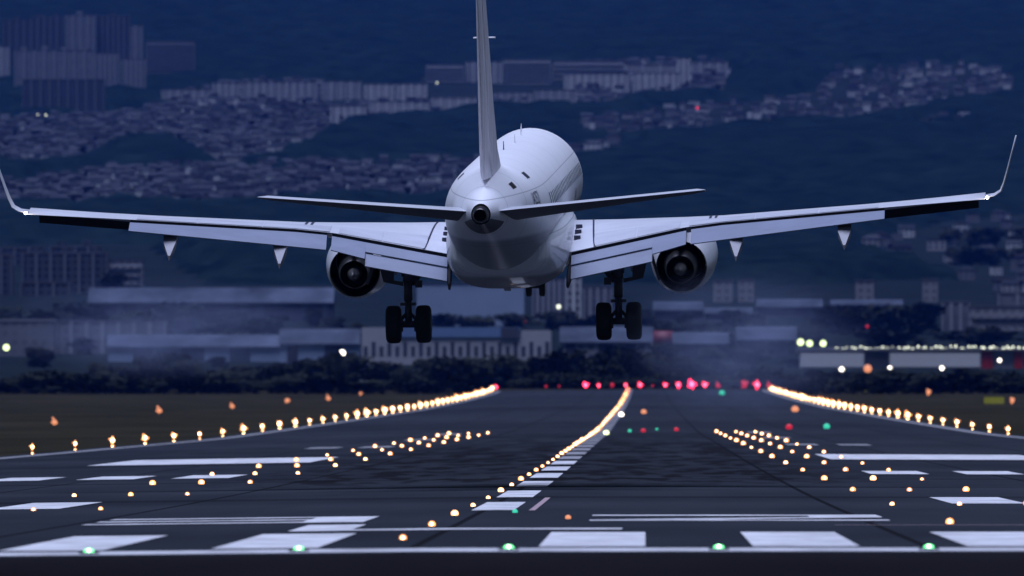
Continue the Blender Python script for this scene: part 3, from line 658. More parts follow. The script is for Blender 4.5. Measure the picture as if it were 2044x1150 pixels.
for u_, v_, r in [(108, 852, .42), (317, 826, .55), (463, 816, .5), (573, 804, .6), (655, 799, .6), (720, 789, .45), (1793, 780, .45), (1853, 788, .75), (2020, 806, .6)]:
    side = 'left' if u_ < 1000 else 'right'
    x, y, z = ground_at(u_, v_ + 4); lamp('taxiway_light', x, y, 'orange', r*.8, .5, 'dim orange light out on the %s hand grass' % side, 'orange lights on the %s grass' % side)
for u_, v_, wpx, lab in [(1984, 802, 40, 'dim yellow guidance sign at the right edge on the grass'), (1721, 777, 18, 'small dim yellow guidance sign beyond the right edge lights')]:
    x, y, z = ground_at(u_, v_ + 8); o = tag(empty('guidance_sign', (x, y, z)), lab, 'sign'); w = wpx/F*y
    b = MB(); b.box(-w/2, w/2, -.12, .12, .3, 1.3); b.build('panel', E['sign'], o)
    for s_ in (-1, 1): b = MB(); b.tube([(s_*w*.35, 0, 0), (s_*w*.35, 0, .31)], .05, 6); b.build('leg', M['strut'], o)
# lamp posts and lamps of the town
def post(u_, v_, vb, key, rpx, lab, cat='lamp post'):
    x, y, z = ground_at(u_, vb); hh = (vb - v_)/F*y; r = rpx/F*y
    o = tag(empty('lamp_post', (x, y, z)), lab, cat)
    b = MB(); b.tube([(0, 0, -.5), (0, 0, hh)], max(.09, r*.08), 6); b.build('pole', M['strut'], o)
    n = 10; rings = [[(r*math.sin(p)*math.cos(t), r*math.sin(p)*math.sin(t), hh + r*(1 - math.cos(p))) for t in [2*math.pi*k/n for k in range(n)]] for p in np.linspace(.02, math.pi - .02, 7)]
    l_ = MB(); l_.loft(rings); l_.build('lamp_head', E[key], o)
for q in [(12, 700, 722, 'yellow', 6, 'yellowish lamp at the left edge of the pale buildings'), (683, 711, 745, 'white', 6, 'bright white lamp left of the left main wheels'), (796, 698, 722, 'pale', 7, 'pale green lamp under the left main wheels, left one'), (811, 697, 722, 'pale', 5, 'pale green lamp under the left main wheels, right one'),
          (1115, 617, 650, 'pale', 4, 'small pinkish lamp right of the nose wheels'), (1046, 644, 662, 'dimred', 5, 'small red lamp under the nose wheels'), (1598, 690, 722, 'yellow', 6.5, 'yellow green lamp at the left end of the terminal, left one'), (1616, 692, 722, 'yellow', 6, 'smaller yellow lamp between the two at the left end of the terminal'), (1643, 692, 722, 'yellow', 6, 'yellow green lamp at the left end of the terminal, right one'),
          (1680, 742, 765, 'white', 4.5, 'white lamp below the left part of the terminal'), (1776, 739, 765, 'white', 4, 'white lamp below the middle of the terminal'), (1880, 739, 765, 'white', 4, 'white lamp below the right part of the terminal'), (1732, 744, 765, 'orange', 8, 'reddish orange lamp between two white lamps below the terminal'), (1995, 723, 745, 'white', 3.5, 'small white lamp at the right end of the terminal'),
          (1731, 655, 690, 'dimred', 3, 'tiny red lamp above the dark trees at right'), (1808, 760, 772, 'dimred', 4, 'dim red lamp above the right hand grass'), (75, 232, 244, 'pale', 2.2, 'whitest of the small lamps among the upper left trees'), (62, 240, 248, 'pale', 1.5, 'lowest of the small lamps among the upper left trees'), (91, 231, 243, 'pale', 1.7, 'small lamp right of the whitest upper left lamp'), (125, 232, 243, 'pale', 1.6, 'faintest of the small upper left lamps'),
          (872, 167, 178, 'pale', 1.5, 'tiny greenish lamp on the ridge left of the fin'), (1392, 218, 230, 'red', 1.6, 'tiny red lamp on the right hillside terraces')]:
    post(*q)

# airport vehicles, blurred at the far end of the field
def van(u_, vb, wpx, hpx, body, lab, name='service_van', lampkey=None):
    x, y, z = ground_at(u_, vb); w = wpx/F*y; h = hpx/F*y
    o = tag(empty(name, (x, y, z)), lab, 'vehicle')
    b = MB(); r_ = h*.18
    b.prism([(-w/2, r_), (w/2, r_), (w/2, h*.55), (w/2 - w*.12, h*.6), (w/2 - w*.22, h), (-w/2, h)], -.9, .9); b.build('body', body, o)
    g = MB(); g.prism([(w/2 - w*.14, h*.62), (w/2 - w*.235, h*.95), (w/2 - w*.42, h*.95), (w/2 - w*.42, h*.62)], -.92, -.905); g.build('window', glass_d, o)
    for s_ in (-1, 1):
        t_ = MB(); t_.lathe_y([(-.95, .01), (-.95, h*.2), (-.65, h*.2), (-.65, .01)], (s_*w*.3, h*.2), 14); t_.build('wheel', M['rubber'], o)
    if lampkey:
        l_ = MB(); rr_ = .3; l_.lathe_y([(-1.0, .01), (-.98, rr_), (-.93, rr_), (-.92, .01)], (-w/2 + .4, h*.35), 10); l_.build('headlight', E[lampkey], o)
vw = mat('van_white', (.6, .62, .66), .35, coat=.3)
van(842, 776, 42, 16, vw, 'white van with a lit headlight in front of the dark trees', lampkey='white')
van(732, 774, 26, 14, vw, 'pale van standing in front of the dark tree line at left')
x, y, z = ground_at(1308, 704)
o = tag(empty('fuel_truck', (x, y, z)), 'big round red tank beside a bright white cab right of the right main wheels', 'truck'); s = y/F
b = MB(); b.lathe_x([(-20*s, 2*s), (-20*s, 17*s), (20*s, 17*s), (20*s, 2*s)], (16*s, 0, 26*s), 18); b.build('tank', mat('tank_red', (.13, .018, .03), .6), o)
b = MB(); b.prism([(-38*s, 8*s), (-6*s, 8*s), (-6*s, 40*s), (-30*s, 40*s), (-38*s, 22*s)], -2.4*s*2, 2.4*s*2); b.build('cab', mat('cab_white', (.85, .85, .85), .4), o)
b = MB(); b.box(-36*s, 36*s, -4*s, 4*s, 4.5*s, 7.9*s); b.build('chassis', M['strut'], o)
for c in (-26, 4, 26):
    t_ = MB(); t_.lathe_y([(-9*s, .05), (-9*s, 4.4*s), (-5*s, 4.4*s), (-5*s, .05)], (c*s, 4.4*s), 14); t_.build('wheel', M['rubber'], o)

# ------------------------------------------------------------------ the airliner
jet = empty('airliner'); tag(jet, 'white twin engine airliner about to touch down, seen from behind with wheels and flaps down', 'airplane')
def pose(yaw, pitch, roll):
    cy, sy, cp, sp, cr, sr = math.cos(yaw), math.sin(yaw), math.cos(pitch), math.sin(pitch), math.cos(roll), math.sin(roll)
    return Matrix(((cy, sy, 0), (-sy, cy, 0), (0, 0, 1))) @ Matrix(((1, 0, 0), (0, cp, -sp), (0, sp, cp))) @ Matrix(((cr, 0, sr), (0, 1, 0), (-sr, 0, cr)))
jet.rotation_euler = pose(.0370, .0635, -.0153).to_euler(); jet.location = (-3.7716, 401.1656, 8.1801)
# x right, y forward, z up, origin on the fuselage axis above the main wheels

FS = [(18.1, -.55, .03, .03, .03), (17.8, -.53, .36, .36, .33), (17.2, -.48, .68, .68, .60), (16.3, -.38, 1.0, .98, .90), (15, -.2, 1.3, 1.28, 1.25), (13.6, -.06, 1.46, 1.46, 1.55), (12, 0, 1.505, 1.55, 1.68),
      (8, 0, 1.505, 1.56, 1.68), (0, 0, 1.505, 1.57, 1.68), (-6, 0, 1.505, 1.57, 1.68), (-8.5, .06, 1.46, 1.50, 1.60), (-10.5, .17, 1.33, 1.36, 1.40), (-12.5, .30, 1.12, 1.16, 1.12), (-14.3, .38, .86, .92, .83), (-16, .43, .58, .64, .56), (-17.2, .45, .33, .38, .33), (-17.7, .46, .235, .26, .235)]
FA = np.array(FS[::-1])
def fsec(y): return [float(np.interp(y, FA[:, 0], FA[:, i])) for i in range(1, 5)]
def skin(y, th, off=0.0):
    zc, w, ht, hb = fsec(y); c, s_ = math.cos(th), math.sin(th)
    return ((w + off)*c, y, zc + ((ht if s_ > 0 else hb) + off)*s_)
yy = sorted(set(list(np.linspace(-17.7, -6, 30)) + list(np.linspace(-6, 12, 14)) + list(np.linspace(12, 18.1, 22))))
# smooth the station curve a little so the tail has no kinks
ys_ = np.linspace(-17.7, 18.1, 400); kk_ = np.hanning(25); kk_ /= kk_.sum()
FB = np.stack([ys_] + [np.convolve(np.pad(np.interp(ys_, FA[:, 0], FA[:, i]), 12, mode='edge'), kk_, mode='valid') for i in range(1, 5)], 1); FA = FB
mb = MB(); mb.loft([[skin(y, 2*math.pi*k/56) for k in range(56)] for y in yy], cap0=False, cap1=True)
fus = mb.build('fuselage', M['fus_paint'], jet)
# tail cone with the auxiliary exhaust
mb = MB(); zc = .46
mb.loft([[(w*math.cos(t), y, zc + w*1.03*math.sin(t)) for t in [2*math.pi*k/28 for k in range(28)]] for y, w in ((-17.69, .240), (-17.95, .205), (-18.15, .178), (-18.16, .165))], cap0=False, cap1=False)
mb.loft([[(w*math.cos(t), y, zc + w*1.03*math.sin(t)) for t in [2*math.pi*k/28 for k in range(28)]] for y, w in ((-18.161, .165), (-17.6, .155))], cap0=False, cap1=False, mat=1)
mb.loft([[(w*math.cos(t), y, zc + w*math.sin(t)) for t in [2*math.pi*k/20 for k in range(20)]] for y, w in ((-17.6, .16), (-17.58, .02))], cap0=False, mat=1)
mb.build('tail_exhaust', [M['hot_metal'], M['black']], jet)
mb = MB(); ts_ = [R(205 + 130*i/16) for i in range(17)]; ysh = [-15.9, -16.4, -17.0, -17.45, -17.69]
mb.add([skin(y, t, .006) for y in ysh for t in ts_], [(i*17 + j, i*17 + j + 1, (i + 1)*17 + j + 1, (i + 1)*17 + j) for i in range(4) for j in range(16)], smooth=True); mb.build('tail_cone_shade', M['hot_metal'], jet, fix=False)  # added skin below the cone; underside shade put into its dark colour
# belly fairing
def supel(w, ht, hb, zc, y, n=40, e=2.9):
    r = []
    for k in range(n):
        t = 2*math.pi*k/n; c, s_ = math.cos(t), math.sin(t)
        r.append((w*math.copysign(abs(c)**(2/e), c), y, zc + (ht if s_ > 0 else hb)*math.copysign(abs(s_)**(2/e), s_)))
    return r
bs = [(7.6, 1.30, -1.60), (6.4, 1.50, -1.86), (4.8, 1.64, -2.16), (2.5, 1.71, -2.33), (-1.5, 1.72, -2.36), (-3.6, 1.68, -2.30), (-5.4, 1.58, -2.10), (-7.2, 1.42, -1.84), (-8.6, 1.15, -1.52)]
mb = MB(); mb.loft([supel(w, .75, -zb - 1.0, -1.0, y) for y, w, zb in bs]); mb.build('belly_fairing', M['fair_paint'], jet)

def aero(c, t, n=13, up=.6):
    """closed section: list of (fraction of chord from the nose, height above chord line)"""
    xi = [.5*(1 - math.cos(math.pi*i/(n - 1))) for i in range(n)]
    f = [10*(.2969*math.sqrt(q) - .126*q - .3516*q*q + .2843*q**3 - .1036*q**4) for q in xi]
    return [(q, up*t*c*h) for q, h in zip(xi, f)] + [(q, -(1 - up)*t*c*h) for q, h in list(zip(xi, f))[-1:0:-1]]
def I(x, tab): return float(np.interp(x, [p[0] for p in tab], [p[1] for p in tab]))
LEZ = [(1.2, -.86), (1.5, -.85), (2.15, -.82), (4.34, -.68), (6, -.585), (6.5, -.54), (10.6, -.19), (13.45, .10)]
TEZ = [(1.2, -1.50), (1.7, -1.405), (5.0, -.74), (6, -.615), (6.4, -.58), (10.6, -.225), (13.45, -.01)]
def LEy(x): return 3.8 - (x - 1.5)*math.tan(R(27))
def TEy(x): return -1.8 - max(0, x - 4.9)*.2
def wing_ring(x, s):
    le, te = LEy(x), TEy(x); c = le - te; t = I(x, [(1.2, .13), (5, .115), (13.4, .095)]); zt = I(x, TEZ)
    crest = I(x, LEZ) + .049*.35*c; zl = (crest - .6*t*c - .35*zt)/.65
    return [(s*x, le - q*c, zl + (zt - zl)*q + h) for q, h in aero(c, t)]
def flap(secs, s, thick=.10, m='flap_paint'):
    mb = MB(); rings = []
    for x, yt, zt, yr, zr in secs:
        rings.append([(s*x, yt + .22, zt - .06), (s*x, yt + .10, zt + .005), (s*x, yt, zt), (s*x, yr, zr), (s*x, yr + .015, zr - .025), (s*x, yt + .05, zt - thick*1.6), (s*x, yt + .2, zt - thick*1.5)])
    mb.loft(rings, smooth=False); return mb
for s, side in ((-1, 'left'), (1, 'right')):
    wg = MB(); wg.loft([wing_ring(x, s) for x in (1.0, 1.7, 3.0, 4.2, 4.9, 6, 7.2, 8.5, 10, 11.3, 12.5, 13.4)]); wing = wg.build('wing', M['wing_paint'], jet)
    wl = MB(); rings = []
    ws = [(13.405, .025, -2.26, -3.48, 0), (13.66, .075, -2.46, -3.54, .35), (13.84, .20, -2.70, -3.62, .8), (13.93, .42, -2.95, -3.74, 1.15), (14.04, .80, -3.25, -3.92, 1.32), (14.17, 1.28, -3.58, -4.14, 1.35), (14.30, 1.78, -3.94, -4.40, 1.35)]
    for x, z, l, t_, a in ws: rings.append([(s*(x - h*math.sin(a)), l - q*(l - t_), z + h*math.cos(a)) for q, h in aero(l - t_, .085, 9, .5)])
    wl.loft(rings); wl.build('winglet', M['wing_paint'], wing)
    # outer flap, inner flap, second inner flap
    o_ = [(x, TEy(x) - .06, I(x, TEZ) - .085, TEy(x) - .68, I(x, [(5.1, -1.185), (6, -1.07), (10.6, -.505)])) for x in (5.12, 6, 8, 10.58)]
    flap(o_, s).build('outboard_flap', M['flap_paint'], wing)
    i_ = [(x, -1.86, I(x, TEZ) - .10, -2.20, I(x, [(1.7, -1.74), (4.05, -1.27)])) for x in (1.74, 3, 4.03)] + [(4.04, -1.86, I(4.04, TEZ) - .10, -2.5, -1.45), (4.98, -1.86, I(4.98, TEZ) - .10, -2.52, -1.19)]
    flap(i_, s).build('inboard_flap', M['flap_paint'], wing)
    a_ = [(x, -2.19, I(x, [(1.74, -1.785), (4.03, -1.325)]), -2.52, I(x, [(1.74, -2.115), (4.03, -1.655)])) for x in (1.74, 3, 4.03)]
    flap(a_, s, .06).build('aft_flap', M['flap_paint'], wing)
    for xa, xb in ((2.35, 3.55), (3.58, 4.8), (5.05, 6.9), (6.94, 8.7), (8.74, 10.4)):
        sp = MB(); n = 13; xi = [.5*(1 - math.cos(math.pi*i/(n - 1))) for i in range(n)]; q5 = (.70, .78, .86, .93, .985); rr_ = []
        for x in (xa, (xa + xb)/2, xb):
            rg = wing_ring(x, s)[:n]; rr_.append([(rg[0][0], float(np.interp(q, xi, [p[1] for p in rg])), float(np.interp(q, xi, [p[2] for p in rg])) + .016) for q in q5])
        sp.add([p for r in rr_ for p in r], [(i*5 + j, i*5 + j + 1, (i + 1)*5 + j + 1, (i + 1)*5 + j) for i in range(2) for j in range(4)], smooth=True)
        sp.add([(p[0], p[1], p[2] - .03) for r in rr_ for p in r[:1]] + [r[0] for r in rr_], [(0, 1, 4, 3), (1, 2, 5, 4)], 1); sp.build('spoiler', [M['spoiler'], M['ink']], wing, fix=False)
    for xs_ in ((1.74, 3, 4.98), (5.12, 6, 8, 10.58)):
        cv = MB(); cv.loft([[(s*x, TEy(x) + .05, I(x, TEZ) - .014), (s*x, TEy(x) + .05, I(x, TEZ) - .15), (s*x, TEy(x) + .12, I(x, TEZ) - .15), (s*x, TEy(x) + .12, I(x, TEZ) - .02)] for x in xs_], smooth=False); cv.build('flap_gap_shade', M['under'], wing)  # dark strip added in the flap gap where shade falls
    sm = MB(); rg0, rg1 = wing_ring(2.12, s), wing_ring(2.42, s)
    pts = [tuple(a_*(1 - q) + b_*q for a_, b_ in zip(rg0[i], rg1[i])) for i, q in ((i, i/12) for i in range(2, 13))]
    sm.add([(p[0] + e, p[1], p[2] + .018) for p in pts for e in (-.024, .024)], [(2*i, 2*i + 1, 2*i + 3, 2*i + 2) for i in range(len(pts) - 1)]); sm.build('panel_seam', M['ink'], wing, fix=False)
    # drooped slats
    for xa, xb in ((5.6, 8.0), (8.03, 10.5), (10.53, 13.2)):
        sl = MB(); rings = []
        for x in (xa, xb):
            le = LEy(x); c = le - TEy(x); zu = I(x, LEZ) - .06; zb = I(x, [(5.6, -1.0), (10.55, -.66), (13.2, -.33)])
            rings.append([(s*x, le - .12*c, zu), (s*x, le + .04, zu - .05), (s*x, le + .26, zb + .14), (s*x, le + .27, zb), (s*x, le + .16, zb + .01), (s*x, le - .02, zu - .16)])
        sl.loft(rings, smooth=False); sl.build('slat', M['under'] if xa > 10 else M['wing_paint'], wing)  # outer slat near black: underside shade put into its colour
    # flap track fairings
    for x, dz in ((9.45, .62), (6.4, .66)):
        zt = I(x, TEZ) - .30; y0 = TEy(x)
        def canoe(y, w, top, bot): return [(s*x - w, y, top), (s*x + w, y, top), (s*x + w*.92, y, top*.55 + bot*.45), (s*x + w*.25, y, bot), (s*x - w*.25, y, bot), (s*x - w*.92, y, top*.55 + bot*.45)]
        ft = MB(); ft.loft([canoe(y0 + 1.7, .03, zt + .10, zt + .04), canoe(y0 + 1.1, .16, zt + .12, zt - .16), canoe(y0 + .2, .19, zt + .06, zt - .40), canoe(y0 - .45, .19, zt - .12, zt - dz + .02), canoe(y0 - .62, .18, zt - .22, zt - dz - .06), canoe(y0 - 1.0, .03, zt - dz + .02, zt - dz - .12)], smooth=False); ft.build('flap_fairing', M['fairing'], wing)
    ft = MB(); x = 1.72
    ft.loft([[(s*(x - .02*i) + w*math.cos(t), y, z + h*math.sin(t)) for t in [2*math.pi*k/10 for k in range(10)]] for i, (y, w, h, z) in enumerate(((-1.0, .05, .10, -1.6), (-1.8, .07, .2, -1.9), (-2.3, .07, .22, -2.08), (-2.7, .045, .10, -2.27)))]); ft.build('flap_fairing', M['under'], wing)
    # dark seals and panels on the upper side near the root
    for q in (.50, .63, .76):
        rg = wing_ring(2.02 - .28*(q - .5), s); n = 13; xi = [.5*(1 - math.cos(math.pi*i/(n - 1))) for i in range(n)]
        yq = float(np.interp(q, xi, [p[1] for p in rg[:n]])); zq = float(np.interp(q, xi, [p[2] for p in rg[:n]]))
        pb = MB(); pb.box(s*1.86 - .09, s*1.86 + .09, yq - .12, yq + .12, zq - .08, zq + .075); pb.build('access_panel', M['ink'], wing)
    for dx in (5.62, 5.78):
        rg = wing_ring(dx, s); pb = MB()
        pb.add([(p[0] + e, p[1], p[2] + .012) for p in rg[2:9] for e in (-.035, .035)], [(2*i, 2*i + 1, 2*i + 3, 2*i + 2) for i in range(6)]); pb.build('vortex_fence', M['ink'], wing)
    nl = MB(); nl.lathe_y([(-3.46, .01), (-3.5, .042), (-3.56, .042), (-3.6, .01)], (s*13.46, .03), 10); nl.build('navigation_light', E['nav'], wing)
    for x in (12.6, 13.2):
        sd = MB(); sd.tube([(s*x, TEy(x), I(x, TEZ)), (s*x, TEy(x) - .3, I(x, TEZ) - .02)], .006, 5); sd.build('static_wick', M['black'], wing)
    # engine
    ex, ez = s*4.64, -1.93; en = empty('engine'); en.parent = jet
    def ering(prof, n=40): return prof
    def tilt(b): b.v = [(x, y, z + (y - 6.0)*.062) for x, y, z in b.v]; return b
    nc = MB(); nc.lathe_y([(3.15, .715), (3.2, .735), (4.1, .87), (5.2, .945), (6.4, .95), (7.3, .90), (7.75, .83), (7.9, .77), (7.75, .71), (7.2, .70)], (ex, ez), 48); nc.lathe_y([(3.15, .715), (3.152, .70), (4.6, .69), (5.6, .66)], (ex + s*.02, ez), 48, 1)
    tilt(nc).build('nacelle', [M['cowl'], M['black']], en)
    fan = MB(); fan.lathe_y([(5.6, .66), (5.61, .02)], (ex, ez), 30); tilt(fan).build('fan_duct', M['black'], en)
    cn = MB(); cn.lathe_y([(5.0, .52), (3.8, .52), (3.0, .47), (2.45, .40), (2.44, .385), (3.2, .385)], (ex, ez), 36); tilt(cn).build('core_nozzle', M['hot_metal'], en)
    ci = MB(); ci.lathe_y([(3.2, .385), (3.21, .02)], (ex, ez), 24); tilt(ci).build('core_exhaust', M['black'], en)
    pg = MB(); pg.lathe_y([(3.2, .20), (2.6, .20), (2.25, .14), (1.98, .03), (1.97, .001)], (ex, ez), 24); tilt(pg).build('exhaust_plug', M['plug'], en)
    py = MB(); py.loft([[(ex - w, y, z0), (ex - w, y, z1), (ex + w, y, z1), (ex + w, y, z0)] for y, w, z0, z1 in ((1.2, .03, -1.15, -.85), (2.3, .14, -1.42, -.85), (3.2, .17, -1.35, -.85), (5.2, .17, -1.1, -.85), (6.6, .05, -1.0, -.95))], smooth=False); py.build('pylon', M['wing_paint'], en)
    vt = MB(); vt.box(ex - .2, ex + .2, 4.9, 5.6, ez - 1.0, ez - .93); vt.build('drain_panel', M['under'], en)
    # main landing gear
    gx = s*2.97; zg = -3.455; mg = empty('main_landing_gear'); mg.parent = jet
    st = MB(); st.tube([(gx - s*.02, .05, -1.15), (gx - s*.01, .02, -1.9), (gx, 0, -2.25)], .15, 14); st.tube([(gx - s*.16, .05, -1.3), (gx - s*.15, .03, -2.15)], .055, 8); st.tube([(gx + s*.14, -.05, -1.3), (gx + s*.13, -.05, -2.1)], .05, 8)
    st.tube([(gx, 0, -2.2), (gx, 0, -2.78)], .125, 12); st.tube([(gx, 0, -2.74), (gx, 0, -3.5)], .10, 12); st.box(gx - .22, gx + .22, -.12, .1, -2.92, -2.84)
    st.tube([(gx, -.10, -2.8), (gx, -.34, -3.08), (gx, -.12, -3.4)], .055, 8); st.tube([(gx - .40, 0, zg), (gx + .40, 0, zg)], .095, 12); st.tube([(gx - .27, 0, zg + .08), (gx - .04, 0, zg + .32)], .05, 8); st.tube([(gx + .27, 0, zg + .08), (gx + .04, 0, zg + .32)], .05, 8)
    for d in (-.24, .24): st.tube([(gx + d, -.04, zg - .2), (gx + d, -.04, zg + .16)], .085, 10)
    st.build('strut', M['strut'], mg)
    br = MB(); br.tube([(gx - s*.1, .05, -2.33), (gx - s*.95, .15, -1.35)], .075, 10); br.box(gx - s*.3 - .1, gx - s*.3 + .1, -.05, .15, -2.42, -2.22); br.build('side_brace', M['strut'], mg)
    # outer leg door and its links
    dr = MB(); P = lambda pts: [(gx + s*a, b) for a, b in pts][::s]
    dr.prism(P([(.14, -2.38), (.70, -2.26), (.76, -2.02), (.82, -1.75), (.95, -1.60), (.62, -1.60), (.40, -1.95), (.40, -2.22), (.14, -2.26)]), .12, .20)
    dr.prism(P([(.90, -1.62), (1.0, -1.62), (1.18, -2.33), (1.12, -2.33)]), .15, .19)
    dr.build('gear_door', M['strut'], mg)
    pdn = MB(); pdn.prism(P([(.28, -1.5), (.78, -1.5), (.62, -2.02), (.34, -2.10)]), .6, .64); pdn.build('leg_door', M['wing_paint'], mg)
    for d in (-.425, .425):
        wh = MB(); wh.lathe_x([(-.215, .30), (-.21, .44), (-.165, .515), (-.08, .535), (.08, .535), (.165, .515), (.21, .44), (.215, .30)], (gx + d, 0, zg), 36); whl = wh.build('wheel', M['rubber'], mg)
        rm = MB(); rm.lathe_x([(-.225, .04), (-.19, .28), (.19, .28), (.225, .04)], (gx + d, 0, zg), 24); rm.build('rim', M['strut'], whl)
    # tailplane
    tp = MB(); rings = []
    for x in (.12, .6, 2, 3.5, 5, 5.8, 6.04):
        q = (x - .12)/5.92; le = -13.1 - 3.2*q - (.25 if x > 6 else 0); te = -16.55 - 1.0*q; c = le - te; zt = .47 + .55*q; zl = .14 + .82*q
        rings.append([(s*x, le - f*c, zl + (zt - zl)*f + h) for f, h in aero(c, .115 - .02*q if x < 6 else .05, 13, .5)])
    tp.loft(rings); tpo = tp.build('tailplane', [M['wing_paint'], M['tail_shade']], jet)
    for p in tpo.data.polygons: p.material_index = 1 if p.normal.z < 0 else 0  # downward faces get the shade colour

# fin and rudder
FZ = [(.75, -8.2, -15.7, .30), (1.3, -9.4, -15.85, .27), (2.0, -11.3, -16.05, .235), (3.2, -12.5, -16.5, .20), (4.6, -13.5, -16.95, .165), (6.2, -14.65, -17.5, .125), (7.4, -15.6, -17.95, .09), (7.62, -16.2, -18.1, .02)]
fn = MB(); rd = MB(); fr = []; rr = []
for z, le, te, ht in FZ:
    c = le - te
    def half(f): return ht*10*(.2969*math.sqrt(f) - .126*f - .3516*f*f + .2843*f**3 - .1036*f**4)/1.0
    fs_ = [0, .02, .06, .15, .3, .45, .6, .7]
    fr.append([(half(f), le - f*c, z) for f in fs_] + [(-half(f), le - f*c, z) for f in fs_[:0:-1]])
    gs_ = [.705, .8, .9, 1.0]
    rr.append([(half(f) - .004 if f < 1 else .012, le - f*c, z) for f in gs_] + [(-half(f) + .004 if f < 1 else -.012, le - f*c, z) for f in gs_[::-1]])
fn.loft(fr); fin = fn.build('fin', M['fin_paint'], jet); rd.loft(rr[1:]); rd.build('rudder', M['fin_paint'], jet)
for s in (-1, 1):
    va = MB(); va.tube([(s*.06, -13.9, 5.1), (s*.30, -14.0, 5.1)], .022, 6); va.build('navigation_antenna', M['paint'], fin)
# cabin windows, doors, marks on the skin
def patch(name, y0, y1, t0, t1, m, off=.006, parent=fus, n=4):
    mb = MB(); ys2 = np.linspace(y0, y1, n); ts = np.linspace(t0, t1, n)
    mb.add([skin(y, t, off) for y in ys2 for t in ts], [(i*n + j, i*n + j + 1, (i + 1)*n + j + 1, (i + 1)*n + j) for i in range(n - 1) for j in range(n - 1)], smooth=True)
    return mb.build(name, m, parent, fix=False)
for sd in (0, 1):
    for i in range(25):
        y = -7.6 + .79*i; t0, t1 = R(7), R(20)
        if sd: t0, t1 = math.pi - R(20), math.pi - R(7)
        patch('cabin_window', y, y + .30, t0, t1, M['glass'])
for y, t in ((-10.4, R(48)), (-10.4, R(132))): patch('vent', y - .35, y + .35, t - R(5), t + R(5), M['ink'])
patch('vent', -14.0, -13.4, R(38), R(50), M['black'])
for y, t in ((-3.0, 92), (1.5, 88), (6.5, 90), (9.0, 94)):
    mb = MB(); b0 = Vector(skin(y, R(t), -.02)); mb.loft([[(b0.x + e*.012, b0.y + f, b0.z + g) for e, f, g in ((-1, .14, 0), (1, .14, 0), (1, -.16, 0), (-1, -.16, 0))], [(b0.x + e*.006, b0.y + f, b0.z + .26) for e, f, g in ((-1, -.02, 0), (1, -.02, 0), (1, -.16, 0), (-1, -.16, 0))]], smooth=False); mb.build('blade_antenna', M['paint'] if y > 0 else M['ink'], fus)
patch('door_outline', 9.9, 9.94, R(-18), R(26), M['ink']); patch('door_outline', 11.0, 11.04, R(-18), R(26), M['ink'])
def lettering(txt, name, y0, z0, size, side, m):
    """writing wrapped on the fuselage side; y0 aft end, z0 baseline height"""
    cu = bpy.data.curves.new(name, 'FONT'); cu.body = txt; cu.size = size; cu.resolution_u = 2
    to = bpy.data.objects.new('tmp', cu); COL.objects.link(to); dg = bpy.context.evaluated_depsgraph_get()
    me = bpy.data.meshes.new_from_object(to.evaluated_get(dg)); bpy.data.objects.remove(to)
    bm = bmesh.new(); bm.from_mesh(me); bmesh.ops.triangulate(bm, faces=bm.faces)
    for _ in range(2): bmesh.ops.subdivide_edges(bm, edges=[e for e in bm.edges if e.calc_length() > .15], cuts=1); bmesh.ops.triangulate(bm, faces=bm.faces)
    for v in bm.verts:
        y = y0 + v.co.x; zc, w, ht, hb = fsec(y); t = math.asin(max(-.99, min(.99, (z0 + v.co.y - zc)/ht)))
        v.co = skin(y, t if side > 0 else math.pi - t, .008)
    bm.to_mesh(me); bm.free(); me.materials.append(m); return link(name, me, fus)
lettering('JA252J', 'registration', -11.9, .42, .50, 1, M['ink'])
lettering('JAL', 'title', 6.7, -.72, 1.05, 1, M['ink'])
# belly antenna, beacon
mb = MB(); mb.loft([[(-.30, -4.3, -1.70), (-.18, -4.3, -1.70), (-.18, -4.9, -1.72), (-.30, -4.9, -1.72)], [(-.06, -3.2, -2.36), (.10, -3.2, -2.36), (.10, -3.7, -2.36), (-.06, -3.7, -2.36)]], smooth=False); mb.build('drain_mast', M['wing_paint'], jet)
mb = MB(); mb.lathe_y([(-1.02, .005), (-1.0, .04), (-.9, .05), (-.86, .01)], (.10, -2.37), 10); mb.build('beacon', E['yellow'], jet)
# nose landing gear
ng = empty('nose_landing_gear'); ng.parent = jet; yn, zn = 13.83, -3.175
st = MB(); st.tube([(0, yn, -1.2), (0, yn, -2.75)], .09, 12); st.tube([(0, yn, -2.7), (0, yn, zn - .03)], .06, 10); st.tube([(-.2, yn, zn), (.2, yn, zn)], .06, 10); st.tube([(0, yn - .05, -2.5), (0, yn - 1.0, -1.5)], .05, 8); st.build('strut', M['strut'], ng)
for d in (-.195, .195):
    wh = MB(); wh.lathe_x([(-.085, .17), (-.082, .25), (-.05, .295), (.05, .295), (.082, .25), (.085, .17)], (d, yn, zn), 28); whl = wh.build('wheel', M['rubber'], ng)
    rm = MB(); rm.lathe_x([(-.09, .02), (-.07, .16), (.07, .16), (.09, .02)], (d, yn, zn), 18); rm.build('rim', M['strut'], whl)
for s in (-1, 1):
    gd = MB(); gd.box(s*.42 - .012, s*.42 + .012, yn - .2, yn + 1.3, -2.15, -1.55); gd.build('gear_door', M['paint'], ng)

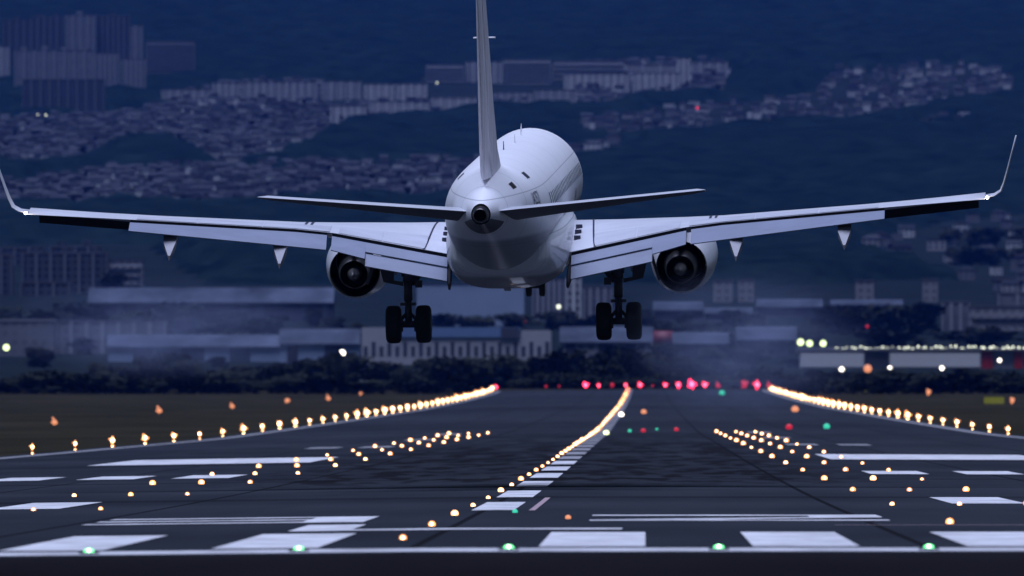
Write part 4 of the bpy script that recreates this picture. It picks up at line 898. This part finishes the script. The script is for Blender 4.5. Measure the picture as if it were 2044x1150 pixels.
# ------------------------------------------------------------------ jet exhaust drifting behind the engines
def fume_mat(dens):
    m = bpy.data.materials.new('exhaust_haze'); m.use_nodes = True; t = m.node_tree; t.nodes.remove(t.nodes['Principled BSDF']); N = t.nodes.new; L = t.links.new
    tc = N('ShaderNodeTexCoord'); vm = N('ShaderNodeVectorMath'); vm.operation = 'MULTIPLY_ADD'; vm.inputs[1].default_value = (2, 2, 2); vm.inputs[2].default_value = (-1, -1, -1); L(tc.outputs['Generated'], vm.inputs[0])
    ln = N('ShaderNodeVectorMath'); ln.operation = 'LENGTH'; L(vm.outputs[0], ln.inputs[0])
    fo = N('ShaderNodeMapRange'); fo.interpolation_type = 'SMOOTHSTEP'; fo.inputs[1].default_value = 1.0; fo.inputs[2].default_value = .1; L(ln.outputs['Value'], fo.inputs[0])
    mp = N('ShaderNodeMapping'); mp.inputs['Scale'].default_value = (.35, .05, 1.1); L(tc.outputs['Object'], mp.inputs[0])
    ns = N('ShaderNodeTexNoise'); ns.inputs['Scale'].default_value = 1.3; ns.inputs['Detail'].default_value = 7; ns.inputs['Roughness'].default_value = .7; ns.inputs['Distortion'].default_value = .6; L(mp.outputs[0], ns.inputs['Vector'])
    nr = N('ShaderNodeMapRange'); nr.inputs[1].default_value = .38; nr.inputs[2].default_value = .72; L(ns.outputs[0], nr.inputs[0])
    mu = N('ShaderNodeMath'); mu.operation = 'MULTIPLY'; L(fo.outputs[0], mu.inputs[0]); L(nr.outputs[0], mu.inputs[1])
    m2 = N('ShaderNodeMath'); m2.operation = 'MULTIPLY'; m2.inputs[1].default_value = dens; L(mu.outputs[0], m2.inputs[0])
    pv_ = N('ShaderNodeVolumePrincipled'); pv_.inputs['Color'].default_value = (.50, .58, .88, 1); L(m2.outputs[0], pv_.inputs['Density']); L(pv_.outputs[0], t.nodes['Material Output'].inputs['Volume'])
    return m
for c, rad, dens, lab in (((-12.3, 366, 4.3), (5.3, 30, 1.5), .026, 'pale blurred exhaust haze drifting behind the left engine'), ((2.6, 366, 3.9), (3.8, 30, 2.4), .022, 'pale blurred exhaust haze drifting behind the right engine')):
    fb = MB(); n = 20
    fb.loft([[(rad[0]*math.sin(p)*math.cos(a), rad[1]*math.sin(p)*math.sin(a), -rad[2]*math.cos(p)) for a in [2*math.pi*k/n for k in range(n)]] for p in np.linspace(.02, math.pi - .02, 12)])
    tag(fb.build('exhaust_haze', fume_mat(dens), None, c), lab, 'exhaust haze', kind='stuff')

# ------------------------------------------------------------------ haze over the whole place
hz = MB(); hz.box(-4600, 4600, -450, 19050, -6, 680)
hm = bpy.data.materials.new('haze'); hm.use_nodes = True; t = hm.node_tree; t.nodes.remove(t.nodes['Principled BSDF'])
pv = t.nodes.new('ShaderNodeVolumePrincipled'); pv.inputs['Color'].default_value = (.045, .21, 1.0, 1); pv.inputs['Density'].default_value = 1.15e-5; pv.inputs['Anisotropy'].default_value = 0.0
t.links.new(pv.outputs[0], t.nodes['Material Output'].inputs['Volume'])
tag(hz.build('haze', hm), 'thin blue evening haze over the airfield and hills', 'haze', kind='stuff')
